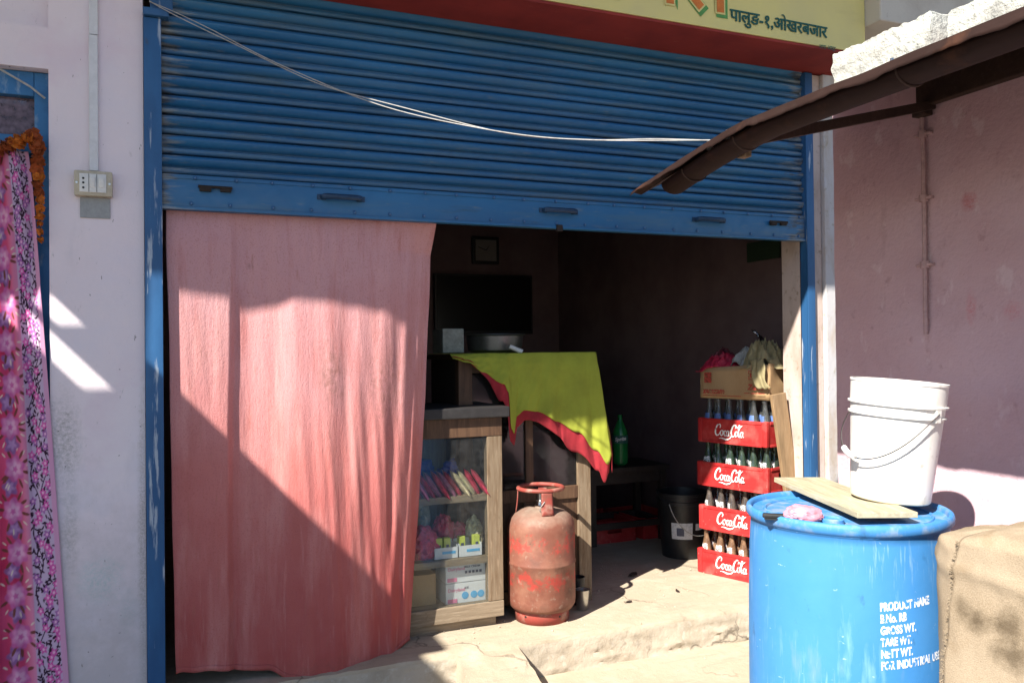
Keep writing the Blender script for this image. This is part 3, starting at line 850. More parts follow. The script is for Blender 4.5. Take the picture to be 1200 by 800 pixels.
# ================================================================== LEFT DOORWAY
DF = thing('door_frame', 'weathered blue wooden door frame at the left edge', 'door frame', (-.40, .02, 0))
w = MB(); w.box(-.052, -.001, .03, .11, .0, 2.488, bev=.003); w.build('jamb', 'door_blue', DF)
w = MB(); w.box(-.95, -.053, .03, .11, 2.40, 2.488, bev=.003); w.build('head', 'door_blue', DF)
w = MB(); w.box(-.95, -.053, .035, .10, 2.19, 2.255, bev=.003); w.build('transom_rail', 'door_blue', DF)
w = MB(); w.box(-.95, -.055, .068, .074, 2.256, 2.399); w.build('transom_pane', 'frosted_pane', DF)
w = MB(); w.box(-.948, -.055, .16, .17, .0, 2.399); w.build('door_leaf', 'dark_wood', DF)

# floral door curtain: dense cloth mesh, printed pattern computed per vertex
CW, CHT = .44, 1.95
NU, NV = 150, 650
rng = np.random.RandomState(3)
uu, vv = np.meshgrid(np.linspace(0, CW, NU+1), np.linspace(0, CHT, NV+1))
img = np.zeros((NV+1, NU+1, 3))
bx = .318   # border band starts here
base_c = np.array((.50, .05, .13))
img[:] = base_c
img += ((np.sin(vv*9)+np.sin(vv*23+1))*.03)[..., None]*np.array((1, .4, .8))
shade = np.clip((uu-(bx-.05))/.05, 0, 1)[..., None]
img = img*(1-shade)+np.array((.60, .22, .36))*shade
def blob(cx, cy, r, col, pet=0, amp=0., ph=0., asp=1., rot=0., soft=.12, amt=1.):
    dx, dy = uu-cx, vv-cy
    c_, s_ = math.cos(rot), math.sin(rot)
    ex, ey = (dx*c_+dy*s_), (-dx*s_+dy*c_)*asp
    rad = np.hypot(ex, ey); ang = np.arctan2(ey, ex)
    rr = r*(1+amp*np.cos(pet*ang+ph))
    k_ = np.clip((rr-rad)/(rr*soft+1e-6), 0, 1)[..., None]*amt
    img[:] = img*(1-k_)+np.array(col)*k_
for j, y in enumerate(np.arange(.06, CHT, .15)):
    cx = .245+.015*(j % 2)
    for t_ in range(7):
        an = t_*.9+rng.rand()
        blob(cx+.055*math.cos(an), y+.06*math.sin(an), .022, (.16, .05, .045), asp=3.2, rot=an, soft=.3)
        blob(cx+.065*math.cos(an+.4), y+.075*math.sin(an+.4), .014, (.62, .50, .42), asp=3.5, rot=an+.4, soft=.4)
    blob(cx, y, .047, (.45, .10, .28), 6, .14, rng.rand()*6, soft=.15)
    blob(cx, y, .040, (.56, .20, .38), 6, .16, rng.rand()*6, soft=.35)
    blob(cx+.004, y, .026, (.64, .33, .48), 5, .2, rng.rand()*6, soft=.4)
    blob(cx, y-.003, .013, (.52, .12, .32), 5, .2, rng.rand()*6, soft=.5)
    blob(cx-.01, y+.085, .036, (.24, .10, .26), 5, .22, rng.rand()*6, soft=.25)
    blob(cx-.01, y+.085, .022, (.40, .22, .42), 5, .25, rng.rand()*6, soft=.5)
# white border with vines
inb = (uu > bx)
bord = np.clip((uu-bx)/.004, 0, 1)[..., None]
keep = img.copy()
img[:] = np.array((.52, .38, .52))
for k_ in range(2):
    cxv = bx+.03+.045*k_
    vine = np.abs(uu-(cxv+.018*np.sin(vv*30+k_*2)))
    kk = np.clip((.0030-vine)/.0015, 0, 1)[..., None]; img[:] = img*(1-kk)+np.array((.035, .012, .03))*kk
for y in np.arange(0, CHT, .0024):
    cx = bx+.006+rng.rand()*.096; an = rng.rand()*6.28
    blob(cx, y, .0105, (.035, .012, .03), asp=2.8, rot=an, soft=.3)
for y in np.arange(0, CHT, .015):
    cx = bx+.010+rng.rand()*.09
    blob(cx, y, .0145, (.62, .10, .35) if rng.rand() > .4 else (.34, .12, .34), 5, .28, rng.rand()*6, soft=.25)
    blob(cx, y, .006, (.78, .42, .60), 5, .2, 0, soft=.4)
img[:] = keep*(1-bord)+img*bord
e2 = np.clip((uu-(CW-.024))/.003, 0, 1)[..., None]; img[:] = img*(1-e2)+np.array((.60, .30, .46))*e2
img = np.clip(img, .01, .9)
verts = []
for j in range(NV+1):
    z = .30+CHT*j/NV-.06
    h = 1-j/NV
    for i in range(NU+1):
        s = i/NU*CW
        xr = -.47+.128*h**.8
        X = xr-(CW-s)*(.52+.30*h)
        fold = .016*math.sin(s*34+.6*math.sin(z*2)+.5)+.012*math.sin(s*71+z*1.5)*(.5+h)+.006*nz(s*8, z*1.5, 2)
        Y = .018+fold*.55-.02*h
        if X > -.46: Y = Y+(min(Y, -.010)-Y)*min(1, (X+.46)/.03)
        verts.append((X, Y, z+.012*math.sin(s*30)*(h**8)))
faces = [(j*(NU+1)+i, j*(NU+1)+i+1, (j+1)*(NU+1)+i+1, (j+1)*(NU+1)+i) for j in range(NV) for i in range(NU)]
me = bpy.data.meshes.new('floral_curtain'); me.from_pydata(verts, [], faces); me.update()
ca = me.color_attributes.new('print', 'FLOAT_COLOR', 'POINT')
flat = np.ones(((NV+1)*(NU+1), 4), np.float32); flat[:, :3] = img.reshape(-1, 3)
ca.data.foreach_set('color', flat.ravel())
a = Mat('floral_cloth', (.5, .1, .2), .85, 0, .1)
at = a.n.new('ShaderNodeAttribute'); at.attribute_name = 'print'
a.c = at.outputs['Color']; a._fin(); a.bump(300, .2, .002)
FC = mesh_obj('floral_curtain', me, 'floral_cloth', None, True, solid=.0015)
tag(FC, 'pink floral curtain with dark vine border in the blue doorway', 'curtain')

# marigold garland
MG = thing('marigold_garland', 'dried orange marigold garland hung over the blue doorway', 'garland', (-.44, .012, 2.20))
pts = []
for i in range(15):
    t = i/14; pts.append((-.34+.335*t, -.03, -.10+.135*t**1.6-.03*math.sin(t*6)*.4, .029+.005*random.random()))
for i in range(13):
    t = i/12; pts.append((.004+.012*t, -.028, .008-.34*t, .028-.014*t+.003*random.random()))
for k, (x, y, z, r) in enumerate(pts):
    w = MB()
    for L_ in range(3):
        npet = 11; rr = r*(1-.22*L_)
        for q in range(npet):
            an = 2*math.pi*(q+.5*L_)/npet+random.uniform(-.15, .15); el = R(-35+38*L_+random.uniform(-10, 10))
            d = Vector((math.cos(an)*math.cos(el), math.sin(an)*math.cos(el), math.sin(el)))
            s_ = Vector((-math.sin(an), math.cos(an), 0))*rr*.34
            tip = d*rr*random.uniform(.95, 1.15); mid = d*rr*.6
            w.add([(0, 0, 0), mid-s_, tip-s_*.7+Vector((0, 0, rr*.12)), tip+s_*.7+Vector((0, 0, rr*.12)), mid+s_], [(0, 1, 2, 3, 4)])
    w.lathe([(0, -r*.5), (r*.45, -r*.3), (r*.5, 0), (r*.42, r*.3), (0, r*.42)], 8)
    fo_ = w.build('flower', 'marigold_orange' if random.random() > .45 else 'marigold_rust', MG)
    fo_.location = (x, y, z)
    fo_.rotation_euler = (R(70)+random.uniform(-.6, .6), random.uniform(-.7, .7), random.uniform(0, 6))
w = MB(); w.tube([(p[0], p[1], p[2]) for p in pts[:15]]+[(p[0], p[1], p[2]) for p in pts[15:]], .0015, 5); w.build('string', 'dark_rust', MG)

# switch box and conduit
CD = tag(MB().box(-.268, -.238, -.016, -.001, 2.128, 2.63, bev=.003).box(-.267, -.237, -.014, -.001, 2.632, 3.4, bev=.003).build('cable_trunking', 'pvc_white', None),
         'white plastic cable trunking running up the left wall', 'trunking')
SB = thing('switch_box', 'small beige switch box with socket on the left wall', 'switch box', (-.254, 0, 2.078))
w = MB(); w.box(-.063, .063, -.034, -.001, -.046, .046, bev=.006); w.build('body', 'beige_plastic', SB, True)
w = MB(); w.box(-.045, .043, -.038, -.0345, -.034, .034, bev=.0015); w.build('plate', 'white_plastic_small', SB, True)
for x in (-.003, .027):
    w = MB(); w.box(x-.009, x+.009, -.0425, -.0385, -.016, .020, bev=.0012, M=T(0, 0, 0) @ T(0, -.0402, .002) @ RX(R(7)) @ T(0, .0402, -.002)); w.build('rocker', 'white_plastic_small', SB, True)
for z in (.016, .0, -.018):
    w = MB(); w.tube([(-.032, -.0383, z), (-.032, -.0392, z)], .0042, 10); w.build('socket_hole', 'socket_black', SB)
for x in (-.014, .012):
    w = MB(); w.box(x-.0008, x+.0008, -.0392, -.0384, -.033, .033); w.build('seam', 'socket_black', SB)
for x in (-.054, .054):
    w = MB(); w.tube([(x, -.0343, 0), (x, -.0365, 0)], .004, 8); w.build('screw', 'steel', SB)
w = MB(); w.box(-.30, -.20, -.006, -.001, 1.955, 2.03, bev=.002)
tag(w.build('cement_patch', 'grey_patch', None), 'grey cement patch just below the switch box', 'patch')

# overhead cable
def cable(name, off, label):
    P = [(-.062, -.03, 2.776), (.16, -.1, 2.665), (.398, -.2, 2.532), (.599, -.32, 2.425), (.842, -.5, 2.317), (1.108, -.75, 2.205), (1.303, -.95, 2.153), (1.474, -1.1, 2.132), (1.60, -1.23, 2.11)]
    dense = []
    for i in range(len(P)-1):
        p0, p1, p2, p3 = [Vector(P[min(max(i+q, 0), len(P)-1)]) for q in (-1, 0, 1, 2)]
        for k in range(8):
            t = k/8
            q = .5*((2*p1)+(p2-p0)*t+(2*p0-5*p1+4*p2-p3)*t*t+(3*p1-p0-3*p2+p3)*t**3)
            s = (i+t)/(len(P)-1); off_ = off*(1-s)**.5
            q.z += off_*(.006*math.sin(s*9)+.004*math.sin(s*23)); q.y += off*.004*math.cos(s*14)
            dense.append(q)
    dense.append(Vector(P[-1]))
    w = MB(); w.tube(dense, .0019, 6)
    return tag(w.build(name, 'wire_white', None, True), label, 'cable')
w = MB(); w.tube([(-.75, .03, 2.60), (-.55, .02, 2.475), (-.46, .02, 2.425), (-.415, .03, 2.39)], .004, 6)
tag(w.build('door_cable', 'wire_white', None, True), 'short grey cable slanting across the top of the blue doorway', 'cable')
cable('overhead_cable', 1, 'upper of two thin white cables sagging across the shutter')
cable('overhead_cable', -1, 'lower of two thin white cables sagging across the shutter')

# ================================================================== GAS CYLINDER
GC = thing('gas_cylinder', 'rusty red gas cylinder standing on the shop floor', 'gas cylinder', (1.665, .275, .154), (0, 0, R(20)))
GC.scale = (1, 1, .92)
w = MB(); w.lathe([(.12, .056), (.150, .064), (.162, .085), (.1645, .11), (.1645, .292), (.1665, .296), (.1675, .302), (.1665, .308), (.1645, .312), (.1645, .47), (.161, .505), (.148, .535), (.124, .557), (.09, .570), (.045, .578), (.030, .580), (.028, .592), (0, .592)], 56)
w.build('body', 'gas_red', GC, True, sharp=60)
w = MB(); w.lathe([(.132, 0), (.132, .060), (.126, .072)], 48, caps=False, fn=lambda t, z: 1); w.build('foot_ring', 'gas_collar', GC, True, solid=.006)
for an in (-95, -50, 20, 100, 190):
    w = MB(); w.lathe([(.0, .0012), (.0055, .001), (.0055, 0)], 10, RZ(R(an)) @ T(.1325, 0, .038) @ RY(R(90))); w.build('drain_hole', 'socket_black', GC)
w = MB(); n = 40
w.tube([(.108*math.cos(2*math.pi*k/n), .108*math.sin(2*math.pi*k/n), .682) for k in range(n)], .0115, 10, closed=True)
w.build('handle_ring', 'gas_collar', GC, True)
w = MB(); w.lathe([(.1, .684), (.112, .662)], 40, caps=False)
for an, wd in ((-118, .50), (40, .40), (146, .06)):
    s_ = MB()
    def strap(u, v, an=an, wd=wd):
        t = R(an)+wd*(u-.5); r_ = .114+.012*(1-v)**2
        return (r_*math.cos(t), r_*math.sin(t), .555+.128*v)
    s_.grid(strap, 6, 6); s_.build('collar_strap', 'gas_collar', GC, True, solid=.005)
w = MB(); w.lathe([(.028, .585), (.022, .60), (.022, .615), (.014, .618), (.014, .65), (.018, .652), (.018, .668), (0, .67)], 16); w.build('valve', 'steel', GC, True)
w = MB(); w.box(-.03, .012, -.07, -.05, .615, .632, bev=.005, M=RZ(R(-15))); w.build('valve_cap', 'white_plastic_small', GC, True)
w = MB(); w.tube([(-.045+.04*math.cos(t), -.085+.012*math.sin(t*2), .600+.035*math.sin(t)) for t in [i*.45 for i in range(14)]], .002, 6); w.build('cap_cord', 'wire_white', GC, True)

# steel tumbler beside it
CU = tag(MB().lathe([(.0, .004), (.026, .004), (.028, 0), (.029, .003), (.036, .098), (.0375, .1), (.035, .098), (.027, .01), (0, .01)], 28).build('steel_tumbler', 'steel', None, True, (1.90, .30, .154)),
         'small steel tumbler on the floor beside the gas cylinder', 'tumbler')
CU2 = tag(MB().lathe([(.0, .004), (.032, .004), (.038, .10), (.04, .14), (.037, .14), (.03, .01), (0, .01)], 24).build('black_mug', 'bucket_black', None, True, (1.915, .385, .154)),
          'black mug behind the small steel tumbler on the floor', 'mug')

# ================================================================== DISPLAY CASE
DC = thing('display_case', 'weathered wooden glass fronted display case behind the pink curtain', 'cabinet', (0, 0, .152))
X0, X1, Y0, Y1 = .55, 1.456, .25, .66
w = MB(); w.box(X0, X1-.03, Y0+.03, Y1, 0, .045); w.build('plinth', 'old_wood_flat', DC)
w = MB(); w.box(X1-.076, X1, Y0, Y0+.045, .12, .895, bev=.003); w.build('front_post', 'old_wood', DC)
w = MB(); w.box(X0, X0+.07, Y0, Y0+.045, .12, .895, bev=.003); w.build('front_post', 'old_wood', DC)
w = MB(); w.box(X0, X1, Y0-.004, Y0+.045, .046, .118, bev=.003); w.build('bottom_rail', 'old_wood_flat', DC)
w = MB(); w.box(X0, X1, Y0-.002, Y0+.045, .896, .984, bev=.003); w.build('top_rail', 'brown_wood', DC)
w = MB(); w.box(X0, X1+.03, Y0-.03, Y1+.02, .985, 1.035, bev=.006); w.build('top', 'counter_dark', DC)
w = MB(); w.box(X0, X1-.01, Y1-.02, Y1, .05, .95); w.build('back_panel', 'old_wood', DC)
w = MB(); w.box(X1-.03, X1-.006, Y0+.047, Y1-.022, .05, .95); w.build('side_panel', 'old_wood', DC)
w = MB(); w.box(X0, X1-.032, Y0+.02, Y1-.022, .048, .112); w.build('base_board', 'old_wood_flat', DC)
for z in (.300, .592):
    w = MB(); w.box(X0, X1-.078 if False else X1-.034, Y0+.012, Y1-.022, z, z+.032, bev=.002); w.build('shelf', 'old_wood_flat', DC)
w = MB(); w.box(X0+.07, X1-.0765, Y0+.004, Y0+.0075, .119, .895); w.build('glass_pane', 'pane_glass', DC)

zb = .152
def pillow(w_, h_, d_, seedv, crimp=.012):
    mb = MB()
    def f_(u, v, sgn=1):
        x = (u-.5)*w_; y = (v-.5)*h_
        k = max(0, (1-(2*u-1)**4)*(1-(2*v-1)**4))
        return (x*(1-.05*k), y*(1-.05*k), sgn*(d_/2*k**.6+.002*nz(u*6, v*6, seedv)*k+.0002))
    mb.grid(lambda u, v: f_(u, v, 1), 10, 8); mb.grid(lambda u, v: f_(1-u, v, -1), 10, 8)
    return mb
# upper shelf: leaning packets
pk = [pillow(.095, .150, .026, s) for s in range(3)]
pcs = ['packet_red', 'packet_purple', 'packet_red', 'packet_purple', 'packet_red', 'packet_cream', 'packet_cream', 'packet_red']
names = ['red snack packet leaning on the upper shelf of the display case', 'purple snack packet leaning on the upper shelf of the display case', 'cream striped packet leaning on the upper shelf of the display case']
for i in range(13):
    kind = ['packet_red', 'packet_purple', 'packet_cream'][(0 if i % 2 == 0 else 1) if i < 8 else (2 if i in (9, 10) else 0)]
    mb = MB(); M = T(.965+.033*i, .30+.012*(i % 3), zb+.592+.032+.050) @ RZ(R(78+6*random.random())) @ RX(R(52+8*random.random()))
    mb.add(pk[i % 3].v, pk[i % 3].f, M)
    p_ = mb.build('snack_packet', kind, None, True)
    tag(p_, names[['packet_red', 'packet_purple', 'packet_cream'].index(kind)], 'packet', kind.split('_')[1]+' packets on the upper shelf')
    mb = MB(); mb.box(-.014, .014, -.012, .012, .0125, .0132, M); mb.build('price_flash', 'label_white', p_)
def lump(name, mat, loc, size, seedv, amp=.35, label='', cat='bag', fr=2.2, parent=None, group=None, flat=.0):
    bm = bmesh.new(); bmesh.ops.create_icosphere(bm, subdivisions=4, radius=1)
    for q in bm.verts:
        p = q.co.copy()
        d = 1+amp*nz(p.x+seedv, p.y, p.z, fr)+amp*.55*abs(nz(p.x, p.y+seedv, p.z, fr*2.7))+amp*.3*nz(p.x, p.y, p.z+seedv, fr*6)
        q.co = p*d
        if q.co.z < -.7: q.co.z = -.7+(q.co.z+.7)*.15
        q.co = Vector((q.co.x*size[0], q.co.y*size[1], (q.co.z+.72)*size[2]))
    me_ = bpy.data.meshes.new(name); bm.to_mesh(me_); bm.free()
    o_ = mesh_obj(name, me_, mat, parent, True, loc, sharp=30)
    if parent is None: tag(o_, label, cat, group)
    return o_
lump('blue_bag', 'bag_blue', (1.11, .50, zb+.625), (.085, .06, .085), 1, .4, 'crumpled blue bag behind the packets, nearer the curtain')
lump('blue_bag', 'bag_blue', (1.29, .50, zb+.625), (.080, .06, .075), 5, .4, 'crumpled blue bag behind the packets, nearer the corner post')
w = MB(); w.box(1.315, 1.375, .44, .444, zb+.66, zb+.885); tag(w.build('paper_sheet', 'paper_grey', None), 'grey paper strip standing at the right of the upper shelf', 'paper')
# middle shelf
for i, x in enumerate((1.185, 1.305)):
    TR = thing('carton_tray', ['white carton tray on the middle shelf, nearer the curtain', 'white carton tray on the middle shelf, nearer the corner post'][i], 'tray', (x, .33, zb+.333))
    w = MB(); w.box(-.056, .056, -.045, -.042, .001, .052); w.box(-.056, .056, .042, .045, .001, .07); w.box(-.056, -.053, -.0418, .0418, .001, .06); w.box(.053, .056, -.0418, .0418, .001, .06); w.box(-.0528, .0528, -.0418, .0418, .001, .004); w.build('tray', 'box_white', TR)
    w = MB(); w.box(-.02, .045, -.0465, -.0455, .022, .034); w.build('print', 'print_blue', TR)
    for k, dx in enumerate((-.028, .012) if i == 0 else (-.035, .038)):
        bx_ = MB(); bx_.box(-.016, .016, -.014, .014, 0, .085, bev=.0015)
        b_ = bx_.build('small_box', 'lime_box', None, False, (x+dx, .320, zb+.339))
        tag(b_, [['lime green little box, leftmost in the trays', 'lime green little box, second from the left in the trays'], ['lime green little box, third from the left in the trays', 'lime green little box, nearest the corner post']][i][k], 'box')
        MB().box(-.006, .008, -.0152, -.0145, .035, .055).build('print', 'print_dark', b_)
lump('red_bag', 'packet_red', (1.08, .33, zb+.333), (.075, .05, .085), 9, .26, 'red sweets in a bag on the middle shelf', fr=4)
lump('red_bag', 'packet_red', (1.22, .44, zb+.333), (.060, .05, .10), 12, .26, 'red bag standing behind the white trays', fr=4)
lump('sweets_bag', 'packet_cream', (1.36, .40, zb+.333), (.045, .04, .09), 31, .26, 'cream coloured bag behind the tray by the corner post', fr=4)
lump('sweets_bag', 'packet_red', (1.30, .43, zb+.333), (.05, .04, .075), 33, .26, 'red bag between the cream bag and the taller red bag', fr=4)
lump('grey_bag', 'bag_grey', (1.09, .46, zb+.333), (.075, .05, .13), 15, .4, 'large grey bag at the back of the middle shelf')
# bottom boxes
for i in range(2):
    z0_ = zb+.113+.098*i
    o_ = MB().box(1.185, 1.40, .30, .46, z0_, z0_+.095, bev=.002).build('white_carton', 'box_white', None)
    tag(o_, ['lower white carton with blue pictures at the bottom of the case', 'upper white carton with pink lettering at the bottom of the case'][i], 'carton')
    t = text_mb('Dairyland', .022, .0003); M = T(1.195, .2988, z0_+.058) @ RX(R(90)); t.v = [tuple(M @ Vector(p)) for p in t.v]; t.build('print', 'print_pink', o_)
    MB().box(1.193, 1.240, .2980, .2995, z0_+.006, z0_+.024).build('print', 'print_pink', o_)
    t = text_mb('MILK CREAM' if i else 'ICE', .014, .0003); M = T(1.277, .2988, z0_+.066) @ RX(R(90)); t.v = [tuple(M @ Vector(p)) for p in t.v]; t.build('print', 'print_dark', o_)
    if i == 0:
        for dx in (1.268, 1.312, 1.347):
            MB().lathe([(0, .0012), (.017, .001), (.017, 0)], 18, T(dx+.012, .2995, z0_+.036) @ RX(R(90))).build('print', 'print_blue', o_)
    else:
        for k in range(5): MB().box(1.280+.018*k, 1.292+.018*k, .2980, .2995, z0_+.040, z0_+.052).build('print', 'print_dark', o_)
tag(MB().box(.93, 1.15, .34, .52, zb+.113, zb+.255, bev=.003).build('brown_carton', 'cardboard', None), 'brown carton at the bottom of the case beside the white cartons', 'carton')

# ================================================================== CUPBOARD
CB = thing('wooden_cupboard', 'brown wooden cupboard behind the gas cylinder', 'cupboard', (0, 0, .152))
cx0, cx1, cy0, cy1 = 1.30, 2.018, .42, .88
w = MB(); w.box(cx1-.072, cx1, cy0, cy0+.05, 0, 1.255, bev=.003); w.build('stile', 'old_wood', CB)
w = MB(); w.box(cx0, cx0+.07, cy0, cy0+.05, 0, 1.255, bev=.003); w.build('stile', 'brown_wood', CB)
w = MB(); w.box(cx0+.071, cx1-.073, cy0+.003, cy0+.045, .535, .60, bev=.003); w.build('mid_rail', 'brown_wood', CB)
w = MB(); w.box(cx0+.071, cx1-.073, cy0+.003, cy0+.045, .03, .10, bev=.003); w.build('bottom_rail', 'brown_wood', CB)
w = MB(); w.box(cx0+.071, cx1-.073, cy0+.003, cy0+.045, 1.19, 1.255, bev=.003); w.build('top_rail', 'brown_wood', CB)
w = MB(); w.box(cx0+.071, cx1-.073, cy0+.018, cy0+.030, .101, .534); w.build('lower_panel', 'brown_wood', CB)
w = MB(); w.box(1.64, 1.69, cy0+.005, cy0+.017, .101, .534, bev=.002); w.build('panel_stile', 'brown_wood', CB)
w = MB(); w.box(cx0+.071, cx1-.073, cy0+.02, cy0+.024, .601, 1.189); w.build('glass_pane', 'dusty_pane', CB)
w = MB(); w.box(1.655, 1.695, cy0+.004, cy0+.019, .601, 1.189, bev=.002); w.build('glazing_bar', 'brown_wood', CB)
w = MB(); w.box(cx0+.002, cx0+.02, cy0+.051, cy1, .02, 1.254); w.box(cx1-.02, cx1-.002, cy0+.051, cy1, .02, 1.254); w.box(cx0+.021, cx1-.021, cy1-.02, cy1, .02, 1.254); w.build('carcass', 'dark_wood', CB)
w = MB(); w.box(cx0-.02, cx1+.012, cy0-.012, cy1+.01, 1.2555, 1.280, bev=.003); w.build('top', 'brown_wood', CB)
w = MB(); w.box(cx0+.021, cx1-.021, cy0+.08, cy1-.021, .86, .88); w.build('shelf', 'brown_wood', CB)
for k in range(6):
    o_ = MB().lathe([(.0, 0), (.030, 0), (.033, .09), (.031, .09), (.028, .004), (0, .004)], 18).build('drinking_glass', 'bottle_clear', None, True, (1.74+.065*(k % 3), .52+.08*(k//3), zb+.8805))
    tag(o_, 'clear drinking glass on the shelf inside the brown cupboard', 'glass', 'glasses in the cupboard')

# yellow cloth with red border
YC = thing('yellow_tablecloth', 'lime yellow cloth with red border draped over the cupboard', 'cloth', (0, 0, zb+1.281))
fx0, fx1 = 1.25, 2.045
drop = [(0, .02), (.10, .04), (.20, .09), (.33, .15), (.365, .19), (.405, .375), (.425, .40), (.44, .31), (.47, .285), (.56, .295), (.70, .35), (.82, .41), (.92, .51), (.975, .585), (1., .54)]
def drape(u, v, extra=0.):
    L_ = slerp(drop, u)
    if v <= .35:       # on the top
        t = v/.35
        return (fx0+(fx1-fx0)*u, cy0+.42-(.42+.018)*t, .004+.003*nz(u*6, t*4, 1))
    t = (v-.35)/.65
    d = L_*t
    x = fx0+(fx1-fx0)*u+.055*t*max(0, (u-.72)/.28)**1.2*1.2-.02*t*math.exp(-((u-.41)/.04)**2)
    fold = .026*math.sin(u*19+1+.8*t)*t+.010*nz(u*14, t*2.5, 6)*t+.007*nz(u*30+t*3, t*4, 2)+.030*t*math.exp(-((u-.41)/.045)**2)+.02*t*math.sin(u*41)*.35
    return (x, cy0-.018-.012*min(1, t*6)-abs(fold)*.8-.012*t, .004-d*.985-.003*min(1, t*8))
w = MB(); w.grid(drape, 160, 46); w.build('cloth', 'yellow_cloth', YC, True, solid=.002, offset=0)
def border(u, v):
    p = drape(u, 1)
    L_ = slerp(drop, u)
    k = min(1, max(0, (u-.18)/.12))
    wd = (.085+.03*math.sin(u*9))*k+.004
    return (p[0]+.012*v*math.sin(u*30), p[1]+.006-.012*v*math.sin(u*37), p[2]+.012-wd*v)
w = MB(); w.grid(border, 160, 8); w.build('border', 'red_cloth', YC, True, solid=.002, offset=0)
def side(u, v):
    # right side overhang, running back along the cupboard
    y = cy0-.030+.40*u
    L_ = (.54-.30*u-.10*math.sin(u*5))
    p0 = drape(1, .35+.65*v)
    dep = L_*v
    flare = (.055*1.2*v)+.035*v*math.sin(u*9)
    x = fx1+.004+flare if u > 0 else p0[0]
    yy = y if u > 0 else p0[1]
    return (x, yy, .004-dep*.985-.003*min(1, v*8))
w = MB(); w.grid(side, 30, 30); w.build('side_drop', 'yellow_cloth', YC, True, solid=.002, offset=0)
def side_b(u, v):
    p = side(u, 1); return (p[0]+.012*math.sin(u*14)*v, p[1], p[2]+.01-.10*v)
w = MB(); w.grid(side_b, 30, 6); w.build('side_border', 'red_cloth', YC, True, solid=.002, offset=0)

# things on the cloth
zt = zb+1.281+.008
PN = thing('cooking_pan', 'dull metal cooking pan on the yellow cloth', 'pan', (1.60, .70, zt))
w = MB(); w.lathe([(0, 0), (.12, 0), (.142, .012), (.152, .085), (.160, .092), (.158, .095), (.148, .088), (.138, .016), (.118, .006), (0, .006)], 48); w.build('bowl', 'aluminium', PN, True)
w = MB(); w.tube([(.160*math.cos(2*math.pi*k/48), .160*math.sin(2*math.pi*k/48), .093) for k in range(48)], .004, 6, closed=True); w.build('rim', 'aluminium', PN, True)
w = MB(); w.tube([(0, 0, 0), (.07, .0, .0)], [.011, .013], 10, M=T(1.60, .49, zt+.030) @ RZ(R(-20)) @ RY(R(24))); tag(w.build('white_tube', 'white_plastic_small', None, True), 'small white tube lying on the yellow cloth before the pan', 'tube')
tag(MB().box(1.285, 1.40, .62, .80, zt, zt+.125, bev=.006).build('grey_box', 'bag_grey', None), 'dull grey box on the cloth beside the pink curtain', 'box')

# ================================================================== BACK OF THE SHOP
TV = thing('television', 'black flat television on the dark back wall', 'television', (2.63, 3.62, 1.60))
MB().box(-.47, .47, -.05, -.02, 0, .54, bev=.006).build('casing', 'tv_frame', TV)
MB().box(-.45, .45, -.054, -.0505, .03, .52).build('screen', 'tv_black', TV)
MB().box(-.1, .1, -.0195, .018, .2, .35).build('wall_mount', 'tv_frame', TV)
CK = thing('wall_clock', 'square dark framed clock on the back wall over the television', 'clock', (2.655, 3.63, 2.36))
MB().box(-.13, .13, -.035, 0, -.125, .125, bev=.01).build('case', 'tv_frame', CK)
MB().box(-.10, .10, -.040, -.0355, -.095, .095).build('dial', 'clock_face', CK)
for an, L_, n_ in ((35, .055, 'hour_hand'), (-70, .08, 'minute_hand')):
    MB().box(-.003, .003, -.043, -.0405, 0, L_, RY(R(an))).build(n_, 'tv_black', CK)
tag(MB().box(3.385, 3.398, .56, .86, 1.99, 2.11).build('wall_notice', 'sign_dark_green', None), 'small dark green notice high on the inner side wall', 'notice')

